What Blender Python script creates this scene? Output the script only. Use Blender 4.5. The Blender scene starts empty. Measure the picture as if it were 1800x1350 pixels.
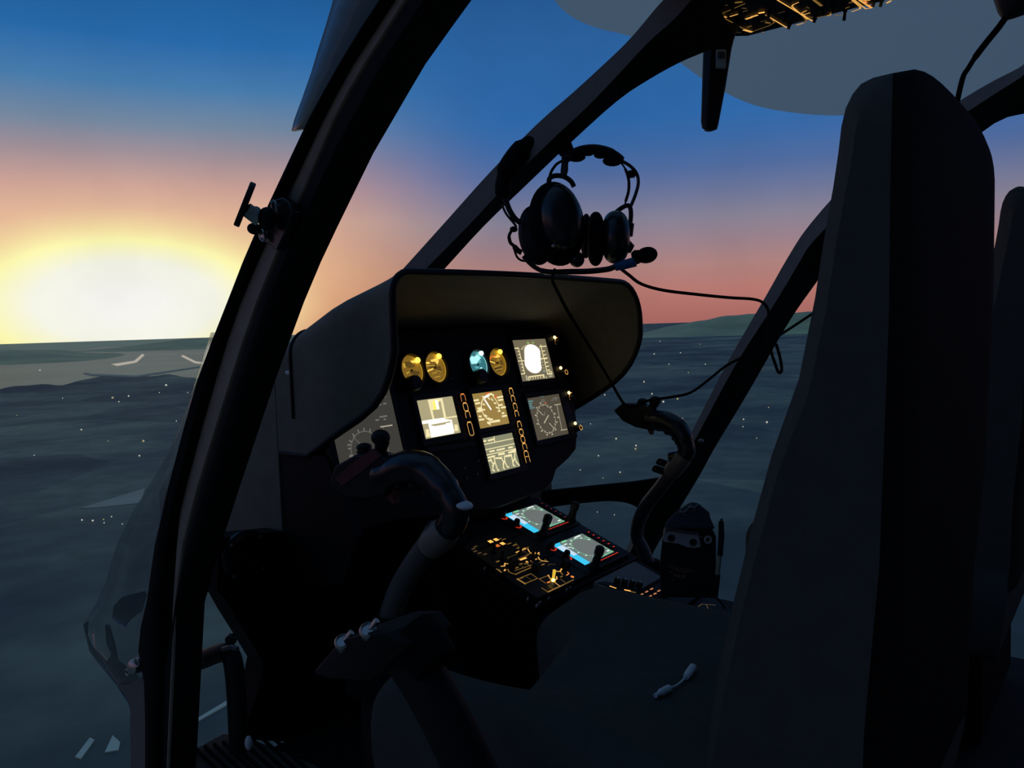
import bpy, bmesh, math, random
from mathutils import Vector, Matrix
from math import sin, cos, pi, radians, tan, atan2, sqrt
random.seed(7)
V = Vector
sc = bpy.context.scene
col = sc.collection
H = 0.75                      # eye height above the cockpit floor; authoring is done relative to the eye
# ------------------------------------------------------------------ camera
F_PX = 1400.0
YAW, PITCH, ROLL = radians(51.55), radians(4.15), radians(-1.79)
_F = V((sin(YAW)*cos(PITCH), cos(YAW)*cos(PITCH), -sin(PITCH)))
_R0 = V((cos(YAW), -sin(YAW), 0)); _U0 = _R0.cross(_F)
CR = cos(ROLL)*_R0 + sin(ROLL)*_U0
CU = -sin(ROLL)*_R0 + cos(ROLL)*_U0
CF = _F
def ray(x, y): return CF + CR*((x-900)/F_PX) - CU*((y-675)/F_PX)
def atX(x, y, X): d = ray(x, y); return d*(X/d.x)
def atY(x, y, Y): d = ray(x, y); return d*(Y/d.y)
def atZ(x, y, Z): d = ray(x, y); return d*(Z/d.z)
def atD(x, y, D): return ray(x, y)*D
def atP(x, y, p0, n): d = ray(x, y); return d*(p0.dot(n)/d.dot(n))

# ------------------------------------------------------------------ materials
def nd(nt, t, **k):
    n = nt.nodes.new(t)
    for a, b in k.items(): setattr(n, a, b)
    return n
def mat(name, c, rough=.6, metal=0., spec=.4, var=.08, scale=40., bump=0., bscale=200.):
    m = bpy.data.materials.new(name); m.use_nodes = True
    nt = m.node_tree; b = nt.nodes['Principled BSDF']
    b.inputs['Roughness'].default_value = rough; b.inputs['Metallic'].default_value = metal
    b.inputs['Specular IOR Level'].default_value = spec
    tc = nd(nt, 'ShaderNodeTexCoord'); nz = nd(nt, 'ShaderNodeTexNoise'); nz.inputs['Scale'].default_value = scale
    nt.links.new(tc.outputs['Object'], nz.inputs['Vector'])
    r = nd(nt, 'ShaderNodeValToRGB')
    r.color_ramp.elements[0].position = .3; r.color_ramp.elements[1].position = .7
    r.color_ramp.elements[0].color = tuple(x*(1-var) for x in c)+(1,)
    r.color_ramp.elements[1].color = tuple(min(1, x*(1+var)) for x in c)+(1,)
    nt.links.new(nz.outputs['Fac'], r.inputs['Fac']); nt.links.new(r.outputs['Color'], b.inputs['Base Color'])
    if bump:
        n2 = nd(nt, 'ShaderNodeTexNoise'); n2.inputs['Scale'].default_value = bscale
        nt.links.new(tc.outputs['Object'], n2.inputs['Vector'])
        bp = nd(nt, 'ShaderNodeBump'); bp.inputs['Strength'].default_value = bump; bp.inputs['Distance'].default_value = .002
        nt.links.new(n2.outputs['Fac'], bp.inputs['Height']); nt.links.new(bp.outputs['Normal'], b.inputs['Normal'])
    return m
def lin(r, g, b):
    f = lambda v: (v/255/12.92) if v/255 <= .04045 else ((v/255+.055)/1.055)**2.4
    return (f(r), f(g), f(b))
def emis(name, rgb, s=1., base=(.01, .01, .01)):
    m = bpy.data.materials.new(name); m.use_nodes = True
    nt = m.node_tree; b = nt.nodes['Principled BSDF']
    b.inputs['Base Color'].default_value = base+(1,); b.inputs['Roughness'].default_value = .35
    b.inputs['Emission Color'].default_value = lin(*rgb)+(1,); b.inputs['Emission Strength'].default_value = s
    return m
def glass(name, tint, refl, veil, veilcol, rough=.05):
    m = bpy.data.materials.new(name); m.use_nodes = True
    nt = m.node_tree; nt.nodes.remove(nt.nodes['Principled BSDF']); out = nt.nodes['Material Output']
    tr = nd(nt, 'ShaderNodeBsdfTransparent'); tr.inputs[0].default_value = tint+(1,)
    gl = nd(nt, 'ShaderNodeBsdfGlossy'); gl.inputs['Roughness'].default_value = rough
    df = nd(nt, 'ShaderNodeBsdfDiffuse'); df.inputs[0].default_value = veilcol+(1,)
    lw = nd(nt, 'ShaderNodeLayerWeight'); lw.inputs[0].default_value = .25
    mu = nd(nt, 'ShaderNodeMath', operation='MULTIPLY'); mu.inputs[1].default_value = refl
    nt.links.new(lw.outputs['Fresnel'], mu.inputs[0])
    m1 = nd(nt, 'ShaderNodeMixShader'); m1.inputs[0].default_value = veil
    nt.links.new(tr.outputs[0], m1.inputs[1]); nt.links.new(df.outputs[0], m1.inputs[2])
    m2 = nd(nt, 'ShaderNodeMixShader'); nt.links.new(mu.outputs[0], m2.inputs[0])
    nt.links.new(m1.outputs[0], m2.inputs[1]); nt.links.new(gl.outputs[0], m2.inputs[2])
    nt.links.new(m2.outputs[0], out.inputs['Surface'])
    return m
M = {}
M['black'] = mat('black_plastic', (.012, .012, .013), .55, spec=.3)
M['black_gloss'] = mat('black_gloss_plastic', (.012, .013, .015), .28, spec=.5)
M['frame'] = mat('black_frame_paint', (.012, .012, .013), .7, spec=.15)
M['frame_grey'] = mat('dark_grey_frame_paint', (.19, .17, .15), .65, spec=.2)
M['strip'] = mat('grey_door_strip', (.36, .27, .21), .55, spec=.3)
M['rubber'] = mat('black_rubber', (.006, .006, .006), .8, spec=.1)
M['hood'] = mat('hood_vinyl', (.19, .165, .12), .7, spec=.2, bump=.3, bscale=500)
M['hood_edge'] = mat('hood_edge_trim', (.008, .008, .009), .5, spec=.25)
M['panel'] = mat('panel_black', (.006, .006, .006), .6, spec=.2)
M['bezel'] = mat('display_bezel', (.009, .009, .009), .5, spec=.25)
M['fabric'] = mat('seat_fabric', (.07, .07, .06), .95, spec=.05, bump=.4, bscale=900)
M['shell'] = mat('seat_shell', (.007, .007, .006), .9, spec=.05)  # near black for the unlit seat back; also the seat base
M['metal'] = mat('brushed_metal', (.45, .45, .44), .35, metal=1.)
M['alu'] = mat('dull_aluminium', (.22, .22, .21), .5, metal=.6)
M['clip'] = mat('dull_clip_metal', (.5, .5, .47), .4, metal=.2)
M['tube'] = mat('painted_tube', (.085, .085, .08), .5, spec=.3)
M['white'] = mat('white_plastic', (.6, .62, .62), .5)
M['grey'] = mat('grey_plastic', (.75, .75, .75), .5)
M['floor'] = mat('cockpit_floor', (.02, .02, .02), .8, spec=.1)
M['tread'] = mat('brown_tread', (.11, .09, .065), .7, spec=.2)
M['red'] = mat('dark_red_plastic', (.14, .03, .035), .5)
M['blue'] = mat('blue_band', (.03, .14, .32), .5)
M['board'] = mat('kneeboard_black', (.012, .012, .012), .6)
M['emblem'] = mat('copper_emblem', (.16, .075, .05), .5, metal=.3)
M['gold'] = mat('gold_print', (.30, .24, .10), .5)
M['screen_grey'] = mat('overhead_screen_grey', (.25, .24, .25), .95, spec=.0, var=.04, scale=3)
M['console_grey'] = mat('console_grey_panel', (.20, .18, .18), .5)

# ------------------------------------------------------------------ mesh builder
class MB:
    def __init__(s): s.v = []; s.f = []; s.m = []
    def add(s, vs, fs, mi=0):
        o = len(s.v); s.v += [V(p) for p in vs]
        for f in fs: s.f.append([i+o for i in f]); s.m.append(mi)
        return s
    def loft(s, secs, closed=True, cap=True, mi=0, ring=False):
        n = len(secs[0]); vs = [p for L in secs for p in L]; fs = []
        for i in range(len(secs) if ring else len(secs)-1):
            j2 = (i+1) % len(secs)
            for j in range(n if closed else n-1):
                k = (j+1) % n
                fs.append([i*n+j, i*n+k, j2*n+k, j2*n+j])
        if cap and closed and not ring:
            fs.append(list(range(n))[::-1]); fs.append([(len(secs)-1)*n+j for j in range(n)])
        return s.add(vs, fs, mi)
    def prism(s, pts, off, mi=0):
        off = V(off); return s.loft([[V(p) for p in pts], [V(p)+off for p in pts]], mi=mi)
    def box(s, c, ax, ay, az, mi=0):      # c centre, ax/ay/az half-extent vectors
        c, ax, ay, az = V(c), V(ax), V(ay), V(az)
        L = [c-ax-ay, c+ax-ay, c+ax+ay, c-ax+ay]
        return s.loft([[p-az for p in L], [p+az for p in L]], mi=mi)
    def rbox(s, c, ax, ay, az, r=.3, mi=0, n=4):   # rounded-corner box: corners rounded in ax/ay plane, top edge eased
        c, ax, ay, az = V(c), V(ax), V(ay), V(az)
        lx, ly = ax.length, ay.length; rr = r*min(lx, ly); ux, uy = ax/lx, ay/ly
        def loop(ins, dz):
            L = []
            for q, (sx, sy) in enumerate(((1, 1), (-1, 1), (-1, -1), (1, -1))):
                for i in range(n+1):
                    a = q*pi/2 + i/n*pi/2
                    L.append(c + ux*(sx*(lx-rr)+cos(a)*(rr-ins)) + uy*(sy*(ly-rr)+sin(a)*(rr-ins)) + az*dz)
            return L
        e = rr*.35
        return s.loft([loop(0, -1), loop(0, 1-e/az.length if az.length > 2*e else .5), loop(e, 1)], mi=mi)
    def tube(s, pts, r, n=10, mi=0, cap=True, flat=1., up=None):
        pts = [V(p) for p in pts]; rs = r if isinstance(r, (list, tuple)) else [r]*len(pts)
        secs = []; prev = None
        for i, p in enumerate(pts):
            t = (pts[min(i+1, len(pts)-1)]-pts[max(i-1, 0)]).normalized()
            if prev is None:
                a = V(up) if up is not None else (V((0, 0, 1)) if abs(t.z) < .9 else V((0, 1, 0)))
                prev = (a - t*a.dot(t)).normalized()
            else: prev = (prev - t*prev.dot(t)).normalized()
            b = t.cross(prev)
            secs.append([p + prev*(cos(2*pi*k/n)*rs[i]) + b*(sin(2*pi*k/n)*rs[i]*flat) for k in range(n)])
        return s.loft(secs, cap=cap, mi=mi)
    def lathe(s, c, ax, prof, n=20, mi=0, sx=1., sy=1., e1=None):   # prof: (radius, height) along ax
        c, ax = V(c), V(ax).normalized()
        a = V(e1) if e1 is not None else (V((0, 0, 1)) if abs(ax.z) < .9 else V((1, 0, 0)))
        a = (a-ax*a.dot(ax)).normalized(); b = ax.cross(a)
        return s.loft([[c+ax*h+a*(cos(2*pi*k/n)*r*sx)+b*(sin(2*pi*k/n)*r*sy) for k in range(n)] for r, h in prof], mi=mi)
    def ell(s, c, ax, ay, az, nu=20, nv=12, mi=0, p=1.):
        c, ax, ay, az = V(c), V(ax), V(ay), V(az); secs = []
        for i in range(nv+1):
            t = -pi/2 + pi*(i+.02)/(nv+.04)
            h = sin(t); q = max(.01, abs(cos(t)))**p
            secs.append([c+az*h+(ax*cos(2*pi*k/nu)+ay*sin(2*pi*k/nu))*q for k in range(nu)])
        return s.loft(secs, mi=mi)
    def torus(s, c, ax, ay, r, n=24, k=8, mi=0):
        c, ax, ay = V(c), V(ax), V(ay); nz = ax.cross(ay).normalized(); secs = []
        for i in range(n):
            a = 2*pi*i/n; d = ax*cos(a)+ay*sin(a); dn = d.normalized()
            secs.append([c+d+dn*(r*cos(2*pi*j/k))+nz*(r*sin(2*pi*j/k)) for j in range(k)])
        return s.loft(secs, ring=True, cap=False, mi=mi)
    def build(s, name, mats, parent=None, smooth=35, bevel=0., seg=2, label=None):
        me = bpy.data.meshes.new(name)
        base = V((0, 0, 0)) if parent is None else parent.matrix_world_loc
        off = V((0, 0, H)) - base if parent is not None else V((0, 0, H))
        me.from_pydata([tuple(p+off) for p in s.v], [], s.f)
        mats = mats if isinstance(mats, (list, tuple)) else [mats]
        for m in mats: me.materials.append(M[m] if isinstance(m, str) else m)
        me.polygons.foreach_set('material_index', s.m)
        bm = bmesh.new(); bm.from_mesh(me)
        bmesh.ops.remove_doubles(bm, verts=bm.verts, dist=1e-6)
        bmesh.ops.recalc_face_normals(bm, faces=bm.faces); bm.to_mesh(me); bm.free()
        me.polygons.foreach_set('use_smooth', [True]*len(me.polygons))
        me.set_sharp_from_angle(angle=radians(smooth)); me.update()
        o = bpy.data.objects.new(name, me); col.objects.link(o)
        if parent is not None: o.parent = parent.o
        if bevel:
            b = o.modifiers.new('bevel', 'BEVEL'); b.width = bevel; b.segments = seg; b.limit_method = 'ANGLE'; b.angle_limit = radians(40)
        if label: o['label'] = label
        return Node(o, base)
class Node:                              # an object and the world position of its origin
    def __init__(s, o, base): s.o = o; s.matrix_world_loc = V(base)
def tag(n, label, cat=None, group=None, kind=None):
    o = n.o if isinstance(n, Node) else n
    o['label'] = label
    if cat: o['category'] = cat
    if group: o['group'] = group
    if kind: o['kind'] = kind
    return n
def thing(name, base, label, cat, group=None, kind=None):
    o = bpy.data.objects.new(name, None); o.empty_display_size = .05; col.objects.link(o)
    w = V(base)+V((0, 0, H)); o.location = w
    n = Node(o, w); tag(n, label, cat, group, kind); return n
def copy_tree(o, dloc=None, parent=None):
    c = o.copy(); col.objects.link(c)
    if parent is not None: c.parent = parent
    elif dloc is not None: c.location = o.location + V(dloc)
    for ch in [x for x in bpy.data.objects if x.parent == o]: copy_tree(ch, None, c)
    return c
def interp(pts, n=4):                    # Catmull-Rom through points
    pts = [V(p) for p in pts]; out = []
    for i in range(len(pts)-1):
        p0, p1, p2, p3 = pts[max(i-1, 0)], pts[i], pts[i+1], pts[min(i+2, len(pts)-1)]
        for k in range(n):
            t = k/n
            out.append(.5*((2*p1)+(p2-p0)*t+(2*p0-5*p1+4*p2-p3)*t*t+(3*p1-p0-3*p2+p3)*t**3))
    out.append(pts[-1]); return out
def lerp_tab(tab, y):
    for (y0, x0), (y1, x1) in zip(tab, tab[1:]):
        if y <= y1: return x0+(x1-x0)*(y-y0)/(y1-y0)
    return tab[-1][1]
# ------------------------------------------------------------------ sky (world)
SUN_AZ = YAW + math.atan((235-900)/F_PX)
def build_world():
    w = bpy.data.worlds.new('dusk_sky'); sc.world = w; w.use_nodes = True
    nt = w.node_tree; L = nt.links.new; bg = nt.nodes['Background']
    tc = nd(nt, 'ShaderNodeTexCoord'); sx = nd(nt, 'ShaderNodeSeparateXYZ'); L(tc.outputs['Generated'], sx.inputs[0])
    def mth(op, a, b=None, clamp=False):
        n = nd(nt, 'ShaderNodeMath', operation=op); n.use_clamp = clamp
        for i, x in enumerate((a, b)):
            if x is None: continue
            if isinstance(x, (int, float)): n.inputs[i].default_value = x
            else: L(x, n.inputs[i])
        return n.outputs[0]
    def ramp(fac, stops):
        r = nd(nt, 'ShaderNodeValToRGB'); e = r.color_ramp.elements
        while len(e) < len(stops): e.new(.5)
        for k, (p, c) in zip(e, stops): k.position = p; k.color = (lin(*c) if max(c) > 1.01 else c)+(1,)
        L(fac, r.inputs[0]); return r.outputs[0]
    def mix(f, a, b):
        n = nd(nt, 'ShaderNodeMix', data_type='RGBA'); 
        if isinstance(f, float): n.inputs[0].default_value = f
        else: L(f, n.inputs[0])
        L(a, n.inputs[6]); L(b, n.inputs[7]); return n.outputs[2]
    el = mth('ARCSINE', sx.outputs[2]); eld = mth('MULTIPLY', el, 180/pi)
    hor = mth('SQRT', mth('ADD', mth('MULTIPLY', sx.outputs[0], sx.outputs[0]), mth('MULTIPLY', sx.outputs[1], sx.outputs[1])))
    dt = mth('DIVIDE', mth('ADD', mth('MULTIPLY', sx.outputs[0], sin(SUN_AZ)), mth('MULTIPLY', sx.outputs[1], cos(SUN_AZ))), mth('MAXIMUM', hor, 1e-4))
    A = mth('MULTIPLY', mth('ARCCOSINE', mth('MINIMUM', mth('MAXIMUM', dt, -1.), 1.)), 180/pi)
    e30 = mth('DIVIDE', eld, 40., True)
    q = lambda d: d/40
    R = ramp(e30, [(q(0), (166, 102, 97)), (q(2.2), (178, 118, 110)), (q(3.9), (170, 127, 124)), (q(5.5), (150, 126, 136)), (q(7.1), (132, 127, 146)), (q(8.8), (106, 116, 152)), (q(10.4), (80, 107, 158)),
                   (q(12.4), (58, 104, 164)), (q(14), (46, 103, 168)), (q(19), (42, 96, 156)), (q(24), (34, 82, 138)), (q(40), (62, 92, 126))])  # both ramps' top stop brightened, above the view, to light upward faces
    Lr = ramp(e30, [(q(0), (206, 138, 98)), (q(4), (220, 164, 126)), (q(7.7), (222, 174, 150)), (q(9.7), (198, 157, 150)), (q(11.7), (154, 140, 150)), (q(13.5), (114, 134, 158)),
                    (q(15.8), (70, 122, 170)), (q(18.5), (40, 104, 168)), (q(22.5), (28, 88, 148)), (q(40), (56, 90, 124))])
    mr = nd(nt, 'ShaderNodeMapRange', interpolation_type='SMOOTHSTEP'); L(A, mr.inputs[0])
    mr.inputs[1].default_value = 8; mr.inputs[2].default_value = 26
    base = mix(mr.outputs[0], Lr, R)
    # the low sun's glow, a flattened ellipse resting on the horizon
    ex = mth('DIVIDE', A, 8.6); ey = mth('DIVIDE', mth('SUBTRACT', eld, 2.3), 4.2)
    s = mth('SQRT', mth('ADD', mth('MULTIPLY', ex, ex), mth('MULTIPLY', ey, ey)))
    s2 = mth('DIVIDE', s, 2.6, True)
    gc = ramp(s2, [(0, (244, 242, 240)), (.24, (242, 242, 228)), (.36, (250, 246, 176)), (.43, (248, 230, 166)), (.55, (236, 202, 156)), (1, (218, 164, 130))])
    ga = ramp(s2, [(0, (1., 1., 1.)), (.37, (1., 1., 1.)), (.47, (.66, .66, .66)), (.58, (.26, .26, .26)), (.78, (.06, .06, .06)), (1, (0., 0., 0.))])
    c = mix(ga, base, gc)
    # faint mottling of the sky
    nz = nd(nt, 'ShaderNodeTexNoise'); nz.inputs['Scale'].default_value = 7; nz.inputs['Detail'].default_value = 4
    L(tc.outputs['Generated'], nz.inputs['Vector'])
    mo = nd(nt, 'ShaderNodeMapRange'); L(nz.outputs['Fac'], mo.inputs[0]); mo.inputs[1].default_value = .3; mo.inputs[2].default_value = .7
    mo.inputs[3].default_value = .93; mo.inputs[4].default_value = 1.07
    # sky dimmed behind the camera, past the dome screen's end, to darken backs
    fa = radians(25)
    bd = mth('ADD', mth('MULTIPLY', sx.outputs[0], sin(fa)), mth('MULTIPLY', sx.outputs[1], cos(fa)))
    bk = nd(nt, 'ShaderNodeMapRange', interpolation_type='SMOOTHSTEP'); L(bd, bk.inputs[0])
    bk.inputs[1].default_value = -.92; bk.inputs[2].default_value = -.25; bk.inputs[3].default_value = .02; bk.inputs[4].default_value = 1.
    k = mth('MULTIPLY', mo.outputs[0], bk.outputs[0])
    vm = nd(nt, 'ShaderNodeVectorMath', operation='SCALE'); L(c, vm.inputs[0]); L(k, vm.inputs['Scale'])
    L(vm.outputs[0], bg.inputs[0]); bg.inputs[1].default_value = 1.
build_world()
# ------------------------------------------------------------------ land below
GZ = -150.0
def ground_material():
    m = bpy.data.materials.new('dusk_farmland'); m.use_nodes = True; nt = m.node_tree; L = nt.links.new
    b = nt.nodes['Principled BSDF']; tc = nd(nt, 'ShaderNodeTexCoord')
    def noise(sc_, det, stretch=(1, 1, 1), rot=.5):
        mp = nd(nt, 'ShaderNodeMapping'); mp.inputs['Scale'].default_value = stretch; mp.inputs['Rotation'].default_value = (0, 0, rot)
        L(tc.outputs['Object'], mp.inputs[0])
        n = nd(nt, 'ShaderNodeTexNoise'); n.inputs['Scale'].default_value = sc_; n.inputs['Detail'].default_value = det
        L(mp.outputs[0], n.inputs['Vector']); return n.outputs['Fac']
    def rp(f, a, b_, c0, c1):
        r = nd(nt, 'ShaderNodeValToRGB'); e = r.color_ramp.elements
        e[0].position = a; e[1].position = b_; e[0].color = c0+(1,); e[1].color = c1+(1,); L(f, r.inputs[0]); return r.outputs[0]
    big = rp(noise(.0011, 5), .38, .62, (.24, .245, .18), (.41, .37, .24))
    mid = rp(noise(.0034, 7, (1, 1.3, 1)), .40, .60, (.62, .66, .74), (1.30, 1.24, 1.16))
    fine = rp(noise(.035, 4), .35, .65, (.86, .87, .88), (1.14, 1.13, 1.12))
    vo = nd(nt, 'ShaderNodeTexVoronoi'); vo.inputs['Scale'].default_value = .004; L(tc.outputs['Object'], vo.inputs['Vector'])
    vb = nd(nt, 'ShaderNodeRGBToBW'); L(vo.outputs['Color'], vb.inputs[0])
    fld = rp(vb.outputs[0], .2, .8, (.78, .80, .84), (1.22, 1.18, 1.1))
    def mul(a, c):
        n = nd(nt, 'ShaderNodeMix', data_type='RGBA', blend_type='MULTIPLY'); n.inputs[0].default_value = 1; L(a, n.inputs[6]); L(c, n.inputs[7]); return n.outputs[2]
    L(mul(mul(mul(big, mid), fld), fine), b.inputs['Base Color'])
    b.inputs['Roughness'].default_value = .7; b.inputs['Specular IOR Level'].default_value = .12
    return m
M['ground'] = ground_material()
g = MB(); NR, NA = 40, 96
rr = [0]+[20*(70000/20)**(i/(NR-1)) for i in range(NR)]
vsg = [(0, 0, GZ)]+[(r*cos(2*pi*k/NA), r*sin(2*pi*k/NA), GZ) for r in rr[1:] for k in range(NA)]
fsg = [[0, 1+k, 1+(k+1) % NA] for k in range(NA)]
for i in range(NR-1):
    for k in range(NA):
        a = 1+i*NA; fsg.append([a+k, a+NA+k, a+NA+(k+1) % NA, a+(k+1) % NA])
g.add(vsg, fsg)
tag(g.build('ground', 'ground'), 'dark teal farmland spread out far below the cockpit at dusk', 'ground', kind='structure')
M['far_hill'] = mat('far_hill_scrub', (.85, .70, .26), .55, spec=.3, var=.2, scale=.002)  # light olive tone paints horizon haze onto the hills
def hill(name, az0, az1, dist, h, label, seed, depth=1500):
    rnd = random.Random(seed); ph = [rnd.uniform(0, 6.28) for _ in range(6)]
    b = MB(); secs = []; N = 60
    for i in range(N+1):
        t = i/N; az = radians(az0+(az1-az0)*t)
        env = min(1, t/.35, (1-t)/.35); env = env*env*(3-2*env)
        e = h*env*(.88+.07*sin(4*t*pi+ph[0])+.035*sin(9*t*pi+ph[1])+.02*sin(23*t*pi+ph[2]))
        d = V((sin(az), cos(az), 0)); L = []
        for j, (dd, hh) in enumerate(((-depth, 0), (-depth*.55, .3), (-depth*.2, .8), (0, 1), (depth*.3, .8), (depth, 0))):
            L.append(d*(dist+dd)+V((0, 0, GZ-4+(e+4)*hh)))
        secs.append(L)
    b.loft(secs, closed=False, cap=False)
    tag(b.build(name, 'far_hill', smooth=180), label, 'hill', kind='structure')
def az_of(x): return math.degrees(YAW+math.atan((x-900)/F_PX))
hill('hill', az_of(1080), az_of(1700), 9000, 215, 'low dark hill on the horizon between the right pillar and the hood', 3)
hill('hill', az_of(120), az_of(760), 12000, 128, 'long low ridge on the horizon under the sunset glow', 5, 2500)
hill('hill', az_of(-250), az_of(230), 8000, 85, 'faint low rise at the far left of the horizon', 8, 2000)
# land bands whose olive and pale colours paint the sunset's horizon haze
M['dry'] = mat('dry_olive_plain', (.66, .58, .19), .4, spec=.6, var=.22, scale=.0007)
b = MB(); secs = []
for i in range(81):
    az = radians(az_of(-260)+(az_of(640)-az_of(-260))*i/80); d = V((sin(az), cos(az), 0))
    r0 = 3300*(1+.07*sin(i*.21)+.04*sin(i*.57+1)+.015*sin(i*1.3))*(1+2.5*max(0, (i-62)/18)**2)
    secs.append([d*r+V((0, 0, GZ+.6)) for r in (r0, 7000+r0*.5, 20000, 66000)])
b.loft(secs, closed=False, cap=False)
M['pale_plain'] = mat('pale_far_plain', (1., .86, .30), .5, spec=.5, var=.05, scale=.0005)  # pale yellow colour stands in for haze at the horizon
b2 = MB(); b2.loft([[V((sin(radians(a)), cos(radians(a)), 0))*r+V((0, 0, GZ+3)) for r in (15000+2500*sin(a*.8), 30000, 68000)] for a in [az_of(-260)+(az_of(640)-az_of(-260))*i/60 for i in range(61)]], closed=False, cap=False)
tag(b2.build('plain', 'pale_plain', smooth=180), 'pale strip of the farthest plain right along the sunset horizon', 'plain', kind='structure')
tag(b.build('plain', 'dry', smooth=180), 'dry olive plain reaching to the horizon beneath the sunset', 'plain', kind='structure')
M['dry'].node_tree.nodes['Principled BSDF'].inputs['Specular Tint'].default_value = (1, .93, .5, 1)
# pale fields and lit roads on the ground
def gquad(name, px, matn, label, cat, up=.5):
    if max(y for x, y in px) < 720: up = 2.5
    P = [atZ(x, y, GZ+up) for x, y in px]; b = MB(); b.prism(P, (0, 0, -up)); tag(b.build(name, matn), label, cat, kind='structure')
M['field'] = mat('pale_field', (.85, .64, .40), .8, var=.1, scale=.02)
M['roadlit'] = emis('lit_road', (150, 140, 120), .9, (.3, .3, .3))
M['track'] = mat('pale_track', (.95, .85, .58), .7, var=.1, scale=.05)
gquad('field', [(140, 893), (255, 858), (247, 884), (170, 892)], 'field', 'pale wedge shaped field below the horizon left of the pillar', 'field')
gquad('runway', [(132, 1330), (142, 1333), (166, 1300), (158, 1296)], 'track', 'short pale runway strip in the bottom left corner of the land', 'runway')
gquad('field', [(184, 1322), (208, 1318), (211, 1304), (198, 1292)], 'track', 'small pale blotch of a clearing beside the short runway strip', 'clearing')
gquad('runway', [(318, 1284), (322, 1277), (404, 1228), (404, 1236)], 'track', 'long pale strip seen through the low window behind the grab bar', 'runway')
gquad('road', [(196, 640), (236, 634), (250, 622), (254, 624), (240, 637), (206, 643)], 'roadlit', 'lit bent road nearest the sun on the far plain', 'road')
gquad('road', [(318, 626), (342, 638), (360, 640), (360, 637), (344, 635), (322, 624)], 'roadlit', 'lit bent road on the far plain close to the left pillar', 'road')
gquad('road', [(146, 657), (160, 660), (240, 663), (355, 645), (355, 643), (240, 660), (162, 657), (150, 655)], 'field', 'long pale curving road across the far plain', 'road')
M['lamp'] = emis('town_lamp', (225, 225, 205), .75)
M['lamp_warm'] = emis('warm_town_lamp', (200, 185, 140), .6)
pl = bpy.data.meshes.new('town_light'); bm = bmesh.new(); bmesh.ops.create_icosphere(bm, subdivisions=2, radius=1.); bm.to_mesh(pl); bm.free(); pl.materials.append(M['lamp'])
pl2 = pl.copy(); pl2.materials.clear(); pl2.materials.append(M['lamp_warm'])
spots = [(198, 699, 2.2), (226, 696, 1.5), (292, 677, 2), (70, 651, 1.6), (252, 775, 2.2), (245, 801, 1.6), (143, 755, 1.5), (209, 706, 1.2), (190, 775, 1), (310, 740, 1),
  (144, 914, 1.6), (163, 915, 1.8), (182, 913, 1.4), (183, 919, 1.2), (196, 908, 1.2), (215, 921, 1.1),
  (1087, 694, 1.6), (1146, 692, 1.5), (1132, 671, 1.5), (1166, 706, 1.9), (1191, 701, 1.9), (1063, 694, 1.4), (1083, 771, 1.7), (1118, 783, 1.6), (1117, 789, 1.9), (1052, 801, 1.4), (1150, 622, 1.3),
  (1176, 640, 1), (1210, 655, 1.1), (1196, 620, 1), (1240, 640, 1), (1160, 600, .9), (1230, 605, .9), (1262, 590, .9), (1348, 742, 1.9), (1307, 737, 1.4), (1351, 716, 1.2), (1306, 750, 1.1), (1330, 770, .9),
  (1038, 745, 1), (1060, 840, 1.1), (1090, 830, 1.5), (1020, 826, 1.1), (1402, 548, 1.2), (1395, 575, .9), (1338, 645, 1), (1332, 655, .9), (60, 800, 1), (30, 730, .9), (110, 700, .9), (280, 690, .9), (330, 690, .8), (1175, 745, 1), (1200, 735, .9), (1080, 905, 1), (1050, 900, 1)]
for i, (x, y, r) in enumerate(spots):
    p = atZ(x, y, GZ+2); d = p.dot(CF)
    o = bpy.data.objects.new('town_light', pl if i % 4 else pl2); col.objects.link(o)
    o.location = p+V((0, 0, H)); k = r*d/F_PX*.85; o.scale = (k, k, k)
    tag(o, 'tiny pale town light on the dark land below', 'light', 'town lights scattered over the dark land')
# ------------------------------------------------------------------ unlit rim of the screen overhead
RS = 7.0
edge = [(960, -40), (975, 0), (1000, 26), (1030, 42), (1060, 52), (1105, 63), (1150, 84), (1195, 110), (1240, 142), (1300, 175), (1360, 193), (1460, 203), (1560, 196), (1680, 180), (1800, 160), (1950, 130)]
ed = interp([ray(x, y).normalized()*RS for x, y in edge], 4)
b = MB(); secs = []
for p in ed:
    az = atan2(p.x, p.y); e0 = math.asin(p.z/RS); e1 = radians(62)
    secs.append([V((sin(az)*cos(e), cos(az)*cos(e), sin(e)))*RS for e in [e0+(e1-e0)*k/10 for k in range(11)]])
b.loft(secs, closed=False, cap=False)
def screen_cloth():
    m = bpy.data.materials.new('overhead_screen_cloth'); m.use_nodes = True; nt = m.node_tree; nt.nodes.remove(nt.nodes['Principled BSDF'])
    df = nd(nt, 'ShaderNodeBsdfDiffuse'); tl = nd(nt, 'ShaderNodeBsdfTranslucent'); mx = nd(nt, 'ShaderNodeMixShader'); mx.inputs[0].default_value = .92
    df.inputs[0].default_value = (.5, .5, .5, 1); tl.inputs[0].default_value = (.74, .92, .80, 1)
    nt.links.new(df.outputs[0], mx.inputs[1]); nt.links.new(tl.outputs[0], mx.inputs[2]); nt.links.new(mx.outputs[0], nt.nodes['Material Output'].inputs['Surface'])
    return m
M['screen_cloth'] = screen_cloth()
o = b.build('ceiling', 'screen_cloth', smooth=180); tag(o, 'smooth grey curved edge of the unlit dome above the sky', 'ceiling', kind='structure')

# ------------------------------------------------------------------ airframe
XL, XC, XR = .60, 1.29, 1.98          # left door line, centre line, right door line
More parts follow.
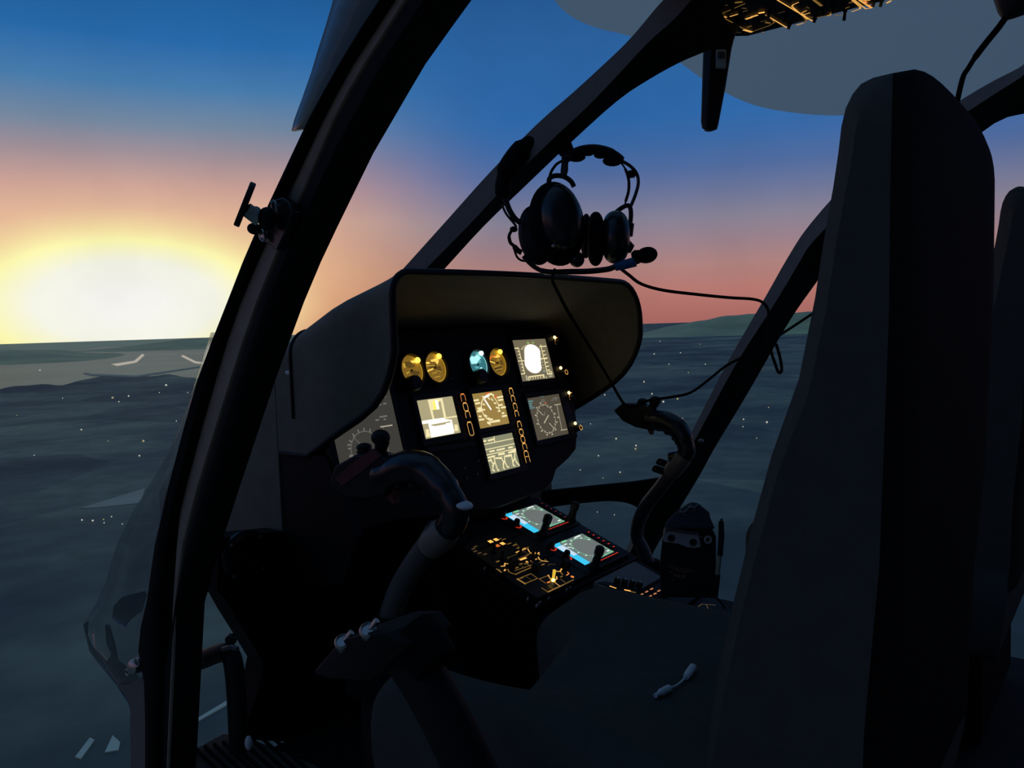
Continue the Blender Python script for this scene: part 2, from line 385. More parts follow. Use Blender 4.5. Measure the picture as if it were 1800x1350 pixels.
# left pillar: outer rubber seal, grey strip, broad black post
TL_ = [(-240, 880), (-140, 776), (-40, 690), (0, 660), (45, 630), (112, 590), (158, 564), (210, 536), (270, 508), (300, 493), (363, 466), (407, 444), (460, 422), (514, 401), (560, 384), (609, 364), (671, 342), (749, 320), (860, 291), (917, 275), (1005, 261), (1055, 255), (1103, 244), (1144, 240), (1200, 250), (1270, 252), (1400, 252)]
TR_ = [(-240, 1080), (-140, 950), (-40, 856), (0, 829), (48, 794), (106, 752), (160, 720), (270, 656), (440, 573), (516, 540), (592, 512), (650, 490), (710, 470), (800, 440), (920, 400), (1040, 364), (1155, 340), (1194, 331), (1264, 322), (1400, 318)]
T1_ = [(-240, 895), (-140, 790), (-40, 702), (0, 675), (120, 598), (200, 556), (300, 510), (440, 446), (560, 396), (710, 352), (860, 312), (1000, 280), (1400, 270)]
T2_ = [(-240, 935), (-140, 828), (-40, 738), (0, 712), (120, 636), (200, 590), (300, 547), (440, 488), (560, 440), (710, 392), (860, 346), (1000, 310), (1400, 292)]
ys = [-240, -190, -140, -90, -40, 0, 45, 112, 158, 210, 270, 330, 400, 460, 530, 600, 671, 749, 860, 960, 1055, 1103, 1144, 1200, 1270, 1400]
pil = thing('windshield_pillar', (XL+.02, 1.0, -.75), 'thick curved black left pillar with a grey strip, a light showing through the gap at its foot', 'pillar', kind='structure')
pil.o['label'] = 'thick curved black left windshield pillar with a long grey strip'
def strip(name, m, ta, tb, x0, x1, inset=.004):
    b = MB(); secs = []
    for y in ys:
        A, B = atX(lerp_tab(ta, y), y, x0), atX(lerp_tab(tb, y), y, x0)
        if tb is TR_: B = atX(lerp_tab(tb, y), y, x1); B.x = x0
        w = (B-A).normalized()*inset; k = V((x1-x0, 0, 0)); e = k.normalized()*min(inset, abs(x1-x0)*.4)
        secs.append([A+e, A+w, B-w, B+e, B+k, A+k])
    b.loft(secs); return b.build(name, m, pil, smooth=50)
strip('post', 'frame', T2_, TR_, XL, XL+.05, .008)
strip('grey_strip', 'strip', [(y, min(x+13-(2 if y > 700 else 0)*3, lerp_tab(T2_, y)-4) if y < 900 else lerp_tab(T2_, y)-4) for y, x in T1_], T2_, XL+.001, XL+.05, .002)
strip('inner_seal', 'rubber', T1_, T2_, XL+.004, XL+.05, .002)
strip('seal', 'rubber', TL_, T1_, XL-.012, XL+.05, .006)
b = MB(); b.tube([atX(lerp_tab(T1_, y)+2, y, XL-.004) for y in ys], .0022, 6); b.build('bead', 'frame_grey', pil, label='thin grey bead beside the seal')
# centre post between the windshields, running up to the overhead panel
U_ = [(1200, -30), (1162, 4), (1120, 54), (1092, 84), (1056, 118), (1008, 162), (942, 220), (860, 304), (790, 382), (718, 462), (690, 492), (640, 546)]
Md = [(1240, -30), (1206, 10), (1180, 38), (1140, 74), (1082, 136), (1030, 190), (972, 244), (893, 322), (824, 396), (753, 468), (728, 494), (680, 545)]
Lo = [(1290, 60), (1262, 78), (1236, 90), (1194, 108), (1140, 138), (1084, 176), (1004, 248), (918, 330), (850, 396), (784, 468), (756, 498), (706, 550)]
cp_ = thing('windshield_post', (XC, 1.28, .0), 'black centre post slanting up from the hood to the overhead panel', 'post', kind='structure')
b = MB(); secs = []
for u, m_, l in zip(interp([(x, y, 0) for x, y in U_], 3), interp([(x, y, 0) for x, y in Md], 3), interp([(x, y, 0) for x, y in Lo], 3)):
    A, B, C_ = atX(u.x, u.y, XC-.03), atX(m_.x, m_.y, XC-.03), atX(l.x, l.y, XC+.03)
    up = (A-B).normalized()
    secs.append([A, B, C_, C_+up*(A-B).length*1.1])
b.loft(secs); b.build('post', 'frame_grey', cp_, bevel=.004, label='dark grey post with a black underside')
b = MB(); b.loft([[s_[1]+V((-.0005, 0, -.001)), s_[2]+V((.0005, 0, -.002)), s_[2]+(s_[3]-s_[2])*.2+V((.002, 0, 0)), s_[1]+V((.003, 0, 0))] for s_ in secs]); b.build('underside_trim', 'frame', cp_, label='black trim along the underside')  # black sheet paints the shade under the post
# right pillar, arching back over the right door
RL = [(1800, 112), (1790, 121), (1720, 158), (1600, 235), (1500, 312), (1424, 395), (1387, 450), (1346, 522), (1280, 636), (1220, 752), (1190, 806), (1150, 870), (1104, 960), (1090, 1000)]
RM = [(1802, 124), (1795, 136), (1729, 178), (1612, 258), (1512, 342), (1430, 424), (1404, 464), (1358, 540), (1294, 640), (1228, 762), (1198, 814), (1158, 876), (1112, 962), (1098, 1002)]
RR_ = [(1806, 196), (1800, 200), (1748, 217), (1640, 300), (1545, 376), (1466, 458), (1424, 512), (1382, 574), (1314, 692), (1256, 788), (1232, 832), (1196, 892), (1150, 968), (1136, 1010)]
rp_ = thing('windshield_pillar', (XR, 1.0, -.75), 'slim black right windshield pillar behind the seat and the far cyclic stick', 'pillar', kind='structure')
b = MB(); secs = []
for u, m_, l in zip(*[interp([(x, y, 0) for x, y in t], 3) for t in (RL, RM, RR_)]):
    A, B, C_ = atX(u.x, u.y, XR-.03), atX(m_.x, m_.y, XR-.045), atX(l.x, l.y, XR+.03)
    secs.append([A, B, C_, A+V((.06, 0, 0))])
b.loft(secs); b.build('post', 'frame', rp_, bevel=.004)
b = MB(); b.loft([[s_[0]+V((-.001, 0, .001)), s_[1]+V((-.002, 0, 0)), s_[1]+V((.004, 0, 0)), s_[0]+V((.004, 0, -.001))] for s_ in secs]); b.build('grey_face', 'frame_grey', rp_, label='dark grey outer face')
# lower windshield sill on the right
def atS(x, y, off=0):
    n = V((.514, .857, 0)); return atP(x, y, V((1.6, 1.25+off, 0)), n)
b = MB(); top = [(930, 864), (985, 859), (1060, 851), (1110, 846), (1165, 838)]; bot = [(960, 893), (1010, 886), (1072, 881), (1110, 887), (1140, 906)]
b.loft([[atS(*t), atS(*q), atS(*q, .05), atS(*t, .05)] for t, q in zip(interp([(x, y, 0) for x, y in top], 4), interp([(x, y, 0) for x, y in bot], 4)) for t, q in [((t.x, t.y), (q.x, q.y))]])
o = b.build('trim_1', 'frame', bevel=.005); tag(o, 'black lower windshield sill running from the console to the right pillar', 'sill', kind='structure')
# floor, forward bulkhead, nose deck
b = MB(); b.box((1.29, .25, -.77), (.69, 0, 0), (0, .975, 0), (0, 0, .02)); tag(b.build('floor', 'floor'), 'black cockpit floor under the seats', 'floor', kind='structure')
YB = 1.22
bk = [(384, 945), (382, 1040), (396, 1052), (410, 1078), (436, 1120), (463, 1165), (452, 1220), (437, 1262), (432, 1300)]
P = [atY(x, y, YB) for x, y in bk]
P = P + [V((.86, YB, -.76)), V((1.6, YB, -.76)), V((1.6, YB, -.30)), V((.86, YB, -.36))]
b = MB(); b.prism(P, (0, .05, 0)); o = b.build('wall_front', 'panel'); tag(o, 'black forward bulkhead below the hood with a round air vent', 'bulkhead', kind='structure')
# round vent on the bulkhead
c = atY(430, 977, YB-.002); vt = thing('air_vent', c, 'round dark air vent low on the bulkhead right of the left pillar', 'vent')
b = MB(); b.lathe(c, (0, -1, 0), [(.046, 0), (.046, .006), (.040, .010), (.034, .010), (.034, .004), (.0335, .003)], 32); b.build('ring', 'black_gloss', vt)
b = MB(); b.lathe(c, (0, -1, 0), [(.0335, .001), (.0335, .005), (.024, .007), (.022, .004), (.013, .004), (.012, .008), (.004, .009)], 32); b.build('louver', 'black', vt)
for a in (.8, 2.4, 3.9, 5.5):
    b = MB(); b.lathe(c+V((cos(a)*.04, -.011, sin(a)*.04)), (0, -1, 0), [(.003, -.002), (.003, .001), (.002, .0015)], 8); b.build('screw', 'alu', vt)
# entry step with ribbed tread, lower left
b = MB(); st = [(337, 1318), (392, 1288), (440, 1296), (560, 1345), (560, 1420), (337, 1420)]
p0 = V((XL, .9, -.70)); Pst = [atZ(x, y, -.70) for x, y in st]
stp = thing('entry_step', atZ(400, 1330, -.70), 'brown ribbed entry step at the foot of the left pillar', 'step')
b.prism(Pst, (0, 0, -.05)); b.build('tread', 'tread', stp, bevel=.004)
b = MB()
for k in range(9):
    a, q = (345+k*16, 1316-k*4+ (6 if k > 3 else 0)), (420+k*20, 1390)
    A, B = atZ(*a, -.698), atZ(*q, -.698); b.tube([A, B], .0032, 6)
b.build('ribs', 'rubber', stp, label='dark ribs across the tread')
# grab bar in the low window
gb = thing('grab_bar', atX(415, 1290, .70), 'black right angled grab bar with a ball knob in the low left window', 'handle')
b = MB(); pth = interp([atX(x, y, .70) for x, y in [(318, 1172), (355, 1160), (385, 1148), (403, 1150), (411, 1172), (416, 1230), (420, 1320)]], 4)
b.tube(pth, .0155, 12); b.build('bar', 'black', gb)
b = MB(); q0 = atX(406, 1124, .70); b.ell(q0, (.0095, 0, 0), (0, .0095, 0), (0, 0, .0095)); b.lathe(q0, (0, 0, -1), [(.005, .004), (.005, .018)], 10); b.build('knob', 'black_gloss', gb)
b = MB(); b.tube([atX(392, 1141, .70-.012), atX(408, 1137, .70-.012), atX(417, 1141, .70-.012)], .004, 8); b.build('collar', 'alu', gb, label='grey collar under the knob')
b = MB(); b.ell(atX(437, 1306, .69), (.006, 0, 0), (0, .006, 0), (0, 0, .012)); b.build('foot_clip', 'grey', gb, label='small pale clip at the foot')
# glazing
M['glass_edge'] = glass('edge_glass', (.42, .42, .42), .35, .55, (.30, .28, .22))
M['glass_nose'] = glass('nose_glass', (.95, .95, .95), .45, .10, (.30, .24, .24))
M['glass_dark'] = glass('smoked_glass', (.74, .72, .74), .4, .14, (.05, .05, .06))
sl = [(-240, 668), (-140, 634), (-40, 612), (0, 603), (40, 591), (80, 578), (120, 566), (165, 550), (205, 535), (225, 530)]
b = MB(); b.loft([[atX(x, y, .62)+V((.0, .02, 0)), atX(lerp_tab(TL_, y)+12, y, .62)+V((.0, .0, 0)), atX(lerp_tab(TL_, y)+12, y, .62)+V((.004, .0, 0)), atX(x, y, .62)+V((.004, .02, 0))] for y, x in sl])
tag(b.build('window_1', 'glass_edge', smooth=180), 'greyish sliver of side glass along the upper edge of the left pillar', 'window', kind='structure')
nb = [(585, 374), (620, 362), (660, 350), (720, 329), (790, 303), (850, 268), (900, 236), (960, 207), (1020, 190), (1060, 172), (1095, 150), (1140, 160), (1180, 190), (1215, 214), (1250, 233)]
b = MB(); secs = []
for y, x in nb:
    xr = lerp_tab(TL_, y)+14; L = []
    for k in range(7):
        t = k/6; X = .60+.10*sin(t*pi/2)
        L.append(atX(xr+(x-xr)*t, y, .62)*(X/.62))
    secs.append(L)
b.loft(secs, closed=False, cap=False)
o = b.build('window_2', 'glass_nose', smooth=180); tag(o, 'faintly pink clear nose bubble bulging out left of the pillar', 'window', kind='structure')
sm = o.o.modifiers.new('thick', 'SOLIDIFY'); sm.thickness = .003
# small smoked vent flap with its hinge latch at the pillar foot
vf = thing('vent_flap', atX(215, 1190, .61), 'smoked curled plastic vent flap with a small metal latch beside the pillar foot', 'flap')
def flap(name, m, px, X, parent, w):
    bb = MB(); bb.prism([atX(x, y, X) for x, y in px], (w, w*.5, 0)); return bb.build(name, m, parent, smooth=60)
flap('rim', 'glass_dark', [(146, 1098), (153, 1093), (151, 1118), (160, 1138), (186, 1165), (196, 1150), (187, 1130), (185, 1098), (190, 1100), (200, 1135), (205, 1162), (222, 1175), (240, 1190), (240, 1250), (228, 1240), (205, 1205), (180, 1175), (157, 1145)], .60, vf, .004)
flap('scoop', 'glass_dark', [(197, 1086), (200, 1065), (214, 1050), (252, 1040), (255, 1048), (247, 1075), (226, 1092), (217, 1105), (205, 1094)], .605, vf, .004)
flap('lower_edge', 'frame_grey', [(205, 1205), (226, 1205), (245, 1192), (256, 1200), (256, 1400), (230, 1400), (229, 1250), (222, 1225)], .598, vf, .02)
b = MB(); q0 = atX(236, 1172, .59); b.lathe(q0, (-1, -.3, .1), [(.012, -.01), (.012, .002), (.010, .006), (.004, .008)], 16); b.torus(atX(224, 1182, .588), (0, .005, 0), (0, 0, .005), .0014); b.torus(atX(241, 1164, .588), (0, .004, .004), (0, -.004, .006), .0016); b.build('latch', 'metal', vf, label='small shiny latch')
# mount bracket on the pillar
mb_ = thing('mount_bracket', atX(480, 385, XL-.012), 'metal ball mount with a thin edge-on plate bolted on the left pillar', 'mount')
def pr(name, m, px, X, w, parent, bev=.0015):
    bb = MB(); bb.prism([atX(x, y, X) for x, y in px], (w, 0, 0)); return bb.build(name, m, parent, bevel=bev)
pr('base_plate', 'black_gloss', [(497, 347), (507, 355), (514, 372), (500, 410), (486, 440), (474, 430), (462, 425), (468, 400), (476, 370), (484, 350)], XL-.018, .012, mb_)
for x, y in ((482.5, 363), (461, 414)):
    bb = MB(); q0 = atX(x, y, XL-.024); bb.torus(q0, (0, .0036, -.001), (0, .002, .0064), .0019, 20, 8); bb.lathe(q0, (1, 0, 0), [(.003, -.001), (.004, .012)], 12); bb.build('bolt', 'metal', mb_)
bb = MB(); bb.ell(atX(470, 384, XL-.03), (.012, 0, 0), (0, .009, .003), (0, -.003, .013)); bb.ell(atX(447, 402, XL-.03), (.009, 0, 0), (0, .007, 0), (0, 0, .007)); bb.build('ball_joint', 'black', mb_)
bb = MB(); bb.tube([atX(456, 385, XL-.035), atX(433, 368, XL-.050)], [.009, .0085], 14); bb.ell(atX(450, 370, XL-.036), (.006, 0, 0), (0, .005, 0), (0, 0, .005)); bb.build('arm', 'grey', mb_)
c0, c1 = atX(444, 325, XL-.05), atX(417, 393, XL-.05); ax = (c1-c0).normalized(); cm = (c0+c1)/2; nn = ax.cross(cm.normalized()).normalized()
if nn.dot(-CR) < 0: nn = -nn
bb = MB(); bb.lathe(cm, nn, [(.0265, -.0035), (.0275, -.0025), (.0275, .0025), (.0265, .0035)], 32); bb.build('round_plate', 'black', mb_)

# ------------------------------------------------------------------ instrument panel and hood
TILT = radians(15.25); KP = 1.10
PU = V((1, 0, 0)); PV = V((0, sin(TILT), cos(TILT))); PN = V((0, -cos(TILT), sin(TILT)))
def px2pan(x, y):
    p = atP(x, y, PN*(-KP), PN); return p.dot(PU), p.dot(PV)
def pan(a, b, c=0.): return PU*a + PV*b + PN*(-KP+c)
def z1(x, y): return px2pan(660+x/4.5, 560+y/4.5)      # traced from an enlarged view of the panel
def z4(x, y): return px2pan(560+x/5.626, 680+y/5.626)
panel = thing('instrument_panel', (1.29, 1.0, -.40), 'black instrument panel with lit displays under a curved vinyl glare hood', 'instrument panel')
# face plate
fp = [(700, 552), (905, 546), (990, 590), (1008, 700), (1016, 750), (1013, 790), (1000, 806), (978, 826), (972, 846), (960, 858), (930, 872), (880, 892), (800, 905), (700, 915)]
FP = [px2pan(x, y) for x, y in fp]; zc_ = (.002+KP*sin(TILT))/cos(TILT); FP = [(a, min(bb, zc_)) for a, bb in FP]; FP = [(.865, FP[0][1]-.06), (.90, FP[0][1]-.012)]+FP+[(.865, FP[-1][1])]
b = MB(); b.prism([pan(*p) for p in FP], -PN*.05); b.build('face_plate', 'panel', panel, bevel=.004)
# hood: one sheet whose section is an arch; side rims sweep down and forward
XA, XB = .885, 1.695; XM = (XA+XB)/2
rim_side = [(.945, .085), (.943, .04), (.945, -.03), (.962, -.08), (.995, -.125), (1.05, -.165), (1.14, -.215)]     # (Y, Z) of the rim at the sides
# the aft part between rim and seam, then the nose cowl forward of the seam
def side_profile(Y):
    pts = interp([V((0, y, z)) for y, z in rim_side], 6)
    for p, q in zip(pts, pts[1:]):
        if p.y <= Y <= q.y and q.y > p.y+1e-6: return p.z+(q.z-p.z)*(Y-p.y)/(q.y-p.y)
    return -.03 if Y < .96 else -.215
def top_profile(Y):
    tab = [(.94, .100), (1.0, .077), (1.07, .047), (1.15, .012), (1.22, -.020), (1.34, -.08), (1.50, -.17), (1.66, -.30)]
    return lerp_tab(tab, Y)
def xleft(Y):
    t = min(1, max(0, (Y-.97)/.11)); return XA-.032*t*t*(3-2*t)
def hood_sec(Y, d, zb):
    nar = max(0, Y-1.22)*.42; x0, x1 = xleft(Y)+d, XB-d-nar; zt = top_profile(Y)-d; rs = .042-d; rt = .095-d
    L = [V((x0, Y, zb+(zt-rs-zb)*k/8)) for k in range(8)]
    for i in range(9):
        a = pi-(pi/2)*i/8; L.append(V((x0+rs+cos(a)*rs, Y, zt-rs+sin(a)*rs)))
    for i in range(1, 12):
        t = i/12; L.append(V((x0+rs+(x1-x0-rs-rt)*t, Y, zt+.004*sin(pi*t))))
    for i in range(9):
        a = pi/2-(pi/2)*i/8; L.append(V((x1-rt+cos(a)*rt, Y, zt-rt+sin(a)*rt)))
    L += [V((x1, Y, zb+(zt-rt-zb)*k/8)) for k in range(7, -1, -1)]
    return L
Ys = [.945, .95, .96, .975, .995, 1.02, 1.05, 1.08, 1.11, 1.14, 1.18, 1.22]
outer = [hood_sec(Y, 0, side_profile(Y)) for Y in Ys]; inner = [hood_sec(Y, .008, side_profile(Y)) for Y in Ys]
b = MB(); n = len(outer[0])
ring = [outer[i]+inner[i][::-1] for i in range(len(Ys))]
b.loft(ring); b.build('hood', 'hood', panel, smooth=60)
b = MB(); rimpts = [(o_+i_)/2 for o_, i_ in zip(outer[0], inner[0])]
left = [V((xleft(Y)+.004, Y, side_profile(Y))) for Y in Ys[::-1]]; right = [V((XB-.004, Y, side_profile(Y))) for Y in Ys]
b.tube(left[:-1]+rimpts+right[1:], .0062, 8); b.build('rim', 'hood_edge', panel, smooth=80, label='black edge trim round the hood mouth')
# side cowls under the hood, closing the panel body down to the bulkhead
b = MB()
b.loft([hood_sec(Y, 0, -.46) for Y in (1.222, 1.26, 1.32, 1.40, 1.50, 1.58, 1.66)]); b.build('nose_cowl', 'hood', panel, smooth=60, label='dark nose cowl in front of the hood')
b = MB(); b.tube([p+V((0, -.0, 0)) for p in hood_sec(1.17, -.001, -.15)[:34]], .0035, 6); b.build('seam', 'hood_edge', panel, smooth=80)
b = MB(); b.prism([V((.856, 1.09, -.212)), V((.856, 1.22, -.21)), V((.856, 1.22, -.46)), V((.856, 1.06, -.43)), V((.856, 1.02, -.34))], (.015, 0, 0))
b.build('side_panel', 'panel', panel)
b = MB(); b.prism([V((XB, Y, side_profile(Y)-.004)) for Y in Ys[9:]]+[V((XB, 1.22, -.30)), V((XB, 1.15, -.26))], (-.015, 0, 0)); b.build('side_panel', 'panel', panel)
# pale spot on the cowl
b = MB(); b.lathe(atX(507, 655, xleft(1.22)-.001), (-1, 0, 0), [(.004, -.002), (.004, .001), (.002, .002)], 10, sy=2.2); b.build('cowl_fastener', 'grey', panel, label='small pale fastener on the cowl')
# dark vent slot under the hood
b = MB(); P = [px2pan(x, y) for x, y in ((722, 550), (905, 547), (911, 561), (722, 563))]
b.prism([pan(a, bb, .030) for a, bb in P], -PN*.035); b.build('glare_slot', 'rubber', panel, bevel=.002)
# ---- materials of the displays
M['scr_warm'] = emis('screen_warm_grey', (122, 112, 88), .9)
M['scr_nd'] = emis('screen_brown_grey', (84, 76, 60), .9)
M['scr_mfd'] = emis('screen_khaki', (178, 168, 128), .95)
M['scr_engine'] = emis('screen_mustard', (158, 130, 66), .95)
M['scr_caution'] = emis('screen_green_grey', (140, 140, 110), .95)
M['scr_dim'] = emis('screen_dim_grey', (64, 61, 54), .9)
M['sy_white'] = emis('symbol_white', (255, 250, 232), 1.25)
M['sy_cream'] = emis('symbol_cream', (246, 232, 178), 1.0)
M['sy_pale'] = emis('symbol_pale', (196, 188, 162), .9)
M['sy_dim'] = emis('symbol_dim', (112, 110, 104), .9)
M['sy_yellow'] = emis('symbol_yellow', (252, 240, 120), 1.05)
M['sy_red'] = emis('symbol_red', (226, 92, 50), 1.)
M['sy_green'] = emis('symbol_green', (150, 190, 110), .9)
M['sy_cyan'] = emis('symbol_cyan', (96, 140, 140), .9)
M['amber'] = emis('amber_backlight', (246, 182, 92), .95)
M['amber_o'] = emis('orange_backlight', (240, 140, 66), 1.0)
M['amber_d'] = emis('dim_amber_backlight', (150, 112, 52), .65)
M['amber_dd'] = emis('faint_amber_backlight', (84, 66, 36), .8)
M['red_key'] = emis('red_key_light', (226, 52, 24), .9)
M['red_key_d'] = emis('dim_red_key_light', (120, 30, 18), .8)
class Sym(MB):
    """flat lit marks on a plane: fn maps drawing coordinates to plane coordinates, pl maps plane coordinates to space"""
    def __init__(s, fn, pl, c): super().__init__(); s.fn, s.pl, s.c = fn, pl, c; s.mats = []
    def mi(s, m):
        if m not in s.mats: s.mats.append(m)
        return s.mats.index(m)
    def poly(s, pts, m, dc=0.): P = [s.fn(*p) for p in pts]; s.add([s.pl(a, b, s.c+dc) for a, b in P], [list(range(len(P)))], s.mi(m)); return s
    def line(s, pts, w, m, dc=0., closed=False):     # w in metres
        P = [V((*s.fn(*p), 0)) for p in pts]
        if closed: P = P+[P[0]]
        for i, (p, q) in enumerate(zip(P, P[1:])):
            t = (q-p)
            if t.length < 1e-6: continue
            t.normalize(); nrm = V((-t.y, t.x, 0))*(w/2); e = t*(w/2)
            c4 = [p-e+nrm, p-e-nrm, q+e-nrm, q+e+nrm]
            s.add([s.pl(k.x, k.y, s.c+dc+1e-5*i) for k in c4], [[0, 1, 2, 3]], s.mi(m))
        return s
    def disc(s, x, y, r, m, dc=0., n=14, ry=None):   # r in metres
        a0, b0 = s.fn(x, y); s.add([s.pl(a0+cos(2*pi*k/n)*r, b0+sin(2*pi*k/n)*(ry or r), s.c+dc) for k in range(n)], [list(range(n))], s.mi(m)); return s
    def arc(s, x, y, r, a0, a1, w, m, n=16, dc=0., ry=None):
        ca, cb = s.fn(x, y); f = s.fn; s.fn = lambda u, v: (u, v)
        s.line([(ca+cos(radians(a0+(a1-a0)*k/n))*r, cb+sin(radians(a0+(a1-a0)*k/n))*(ry or r)) for k in range(n+1)], w, m, dc); s.fn = f; return s
    def done(s, name, parent, **k): return s.build(name, s.mats, parent, **k)
def rect_of(fn, q):
    P = [fn(*p) for p in q]; a0 = (P[0][0]+P[3][0])/2; a1 = (P[1][0]+P[2][0])/2; b1 = (P[0][1]+P[1][1])/2; b0 = (P[2][1]+P[3][1])/2
    return a0, a1, b0, b1
def display(q, m, label, fn=z1, bez=(.012, .012, .012, .012)):
    a0, a1, b0, b1 = rect_of(fn, q); l, r, d, u = bez
    c = pan((a0+a1)/2, (b0+b1)/2, 0); un = MB()
    ca, cb = (a0-l+a1+r)/2, (b0-d+b1+u)/2
    # bezel as a frame round a recessed screen
    o_ = [(a0-l, b0-d), (a1+r, b0-d), (a1+r, b1+u), (a0-l, b1+u)]; i_ = [(a0, b0), (a1, b0), (a1, b1), (a0, b1)]
    un.loft([[pan(x, y, -.01) for x, y in o_], [pan(x, y, .006) for x, y in o_], [pan(x, y, .006) for x, y in i_], [pan(x, y, .002) for x, y in i_]], cap=False)
    un.add([pan(x, y, -.01) for x, y in o_], [[0, 1, 2, 3]])
    n_ = un.build('display', 'bezel', panel, bevel=.0012, label=label)
    s_ = MB(); s_.prism([pan(x, y, .003) for x, y in i_], -PN*.006); s_.build('screen', m, n_)
    return n_, (a0, a1, b0, b1)
C_SY = .0036
# --- upper right attitude display
dq = [(1068, 178), (1335, 160), (1410, 470), (1150, 503)]
d1, R1 = display(dq, 'scr_warm', 'attitude display with a white oval horizon ball', bez=(.006, .03, .012, .012))
s = Sym(z1, pan, C_SY)
s.line([(1085, 240), (1122, 236), (1172, 438), (1145, 442)], .0022, 'sy_cream')
for k in range(9): s.line([(1122+50*k/8-(26 if k == 4 else 12), 238+200*k/8+1), (1122+50*k/8+(20 if k == 4 else 0), 237+200*k/8)], .0019, 'sy_cream')
ov = []
for k in range(28):
    t = 2*pi*k/28; cx_, cy_ = 1236, 325; px_, py_ = cos(t), sin(t)
    top = sin(t) < 0
    ov.append((cx_+px_*64+( -18 if top else 18)*abs(py_)**.7, cy_+py_*66+(-52 if top else 45)))
s.poly(ov, 'sy_white', .0002)
for k in range(11):
    t = radians(200+14*k); s.line([(1206+cos(t)*58, 262+sin(t)*45), (1206+cos(t)*66, 262+sin(t)*(53 if k != 5 else 60))], .0017, 'sy_cream')
s.line([(1290, 225), (1340, 221)], .0022, 'sy_cream'); s.line([(1298, 212), (1352, 440)], .0026, 'sy_cream'); s.line([(1352, 443), (1388, 436)], .0022, 'sy_cream')
for k in range(7): s.line([(1312+k*8, 262+k*30), (1330+k*8, 258+k*30)], .0022, 'sy_cream')
s.line([(1285, 322), (1350, 314)], .0022, 'sy_cream')
for k in range(9): s.line([(1282+k*5, 240+k*22), (1290+k*5, 238+k*22)], .0018, 'sy_pale')
s.line([(1362, 424), (1382, 421), (1388, 440), (1368, 444)], .0018, 'sy_cream', closed=True)
s.line([(1205, 492), (1203, 464), (1322, 448), (1326, 470)], .0026, 'sy_cream')
for k in range(6): s.line([(1215+k*20, 466-k*2.6), (1218+k*20, 482-k*2.6)], .0022, 'sy_cream')
s.line([(1186, 462), (1190, 484)], .005, 'sy_pale'); s.line([(1340, 462), (1346, 478)], .003, 'sy_pale'); s.line([(1366, 460), (1388, 456)], .003, 'sy_pale')
for x in (1196, 1236): s.line([(x-6, 196), (x+6, 194)], .0032, 'sy_green')
s.line([(1318, 425), (1330, 423)], .003, 'sy_cyan'); s.done('symbology', d1)
# --- lower right compass display
dq = [(1185, 635), (1443, 598), (1520, 912), (1268, 970)]
d2, R2 = display(dq, 'scr_nd', 'dim compass display with a ring of ticks', bez=(.006, .03, .012, .012))
s = Sym(z1, pan, C_SY); cx_, cy_ = 1342, 795
ca, cb = z1(cx_, cy_); rr_ = .0335
s.arc(cx_, cy_, rr_, 0, 360, .0009, 'sy_pale', 40)
loc = Sym(lambda u, v: (u, v), pan, C_SY); 
s.fn = lambda u, v: (u, v)
for k in range(24):
    t = 2*pi*k/24; r0 = rr_*(1.0 if k % 2 else .9); s.line([(ca+cos(t)*r0, cb+sin(t)*r0), (ca+cos(t)*rr_*1.06, cb+sin(t)*rr_*1.06)], .0013, 'sy_pale')
for k in range(12):
    t = 2*pi*k/12+.2; s.line([(ca+cos(t)*rr_*1.15-.001, cb+sin(t)*rr_*1.15), (ca+cos(t)*rr_*1.15+.0015, cb+sin(t)*rr_*1.15)], .0028, 'sy_pale' if k != 2 else 'sy_red')
s.fn = z1
s.line([(1280, 730), (1316, 766)], .0018, 'sy_pale'); s.line([(1366, 830), (1404, 872)], .0018, 'sy_pale'); s.line([(1326, 828), (1358, 770)], .0028, 'sy_pale'); s.line([(1330, 742), (1328, 770)], .0008, 'sy_pale')
s.line([(1408, 686), (1455, 679)], .0018, 'sy_pale'); s.line([(1425, 684), (1466, 885)], .0015, 'sy_pale'); s.line([(1458, 886), (1506, 878)], .0018, 'sy_pale'); s.line([(1430, 785), (1440, 783)], .0025, 'sy_pale')
for y, w_ in ((660, 40), (678, 28), (696, 24), (712, 40)): s.line([(1193+(y-660)*.25, y), (1193+(y-660)*.25+w_, y-5)], .0034, 'sy_cyan')
s.line([(1296, 612), (1316, 609)], .006, 'sy_cyan'); s.line([(1304, 648), (1326, 645)], .0026, 'sy_dim'); s.line([(1298, 662), (1332, 657)], .0026, 'sy_dim')
s.line([(1396, 634), (1432, 629)], .0028, 'sy_dim'); s.line([(1384, 650), (1396, 648)], .0028, 'sy_dim'); s.line([(1414, 646), (1424, 644)], .0028, 'sy_dim'); s.done('symbology', d2)
# --- vehicle display left of centre
dq = [(310, 655), (600, 615), (665, 905), (385, 957)]
d3, R3 = display(dq, 'scr_mfd', 'bright khaki display with white blocks and bars', bez=(.01, .024, .014, .012))
s = Sym(z1, pan, C_SY)
s.fn = lambda x, y: px2pan(725+x/14.21, 685+y/14.21)
s.poly([(350, 262), (700, 222), (708, 300), (420, 300), (518, 742), (472, 748), (420, 560)], 'sy_cream')
s.poly([(660, 228), (712, 222), (815, 715), (760, 724)], 'sy_cream', .0001)
s.poly([(420, 300), (640, 290), (610, 340), (650, 500), (470, 520)], 'sy_yellow', .0002)
s.poly([(385, 285), (455, 280), (500, 505), (455, 515)], 'sy_cream', .0003); s.poly([(525, 280), (600, 270), (640, 498), (580, 505)], 'sy_white', .0003)
s.poly([(186, 795), (480, 745), (780, 705), (790, 745), (950, 760), (1010, 1040), (1010, 1100), (435, 1205), (365, 850), (205, 875)], 'sy_white', .0001)
s.poly([(790, 700), (1078, 655), (1085, 690), (800, 735)], 'sy_cream', .0002)
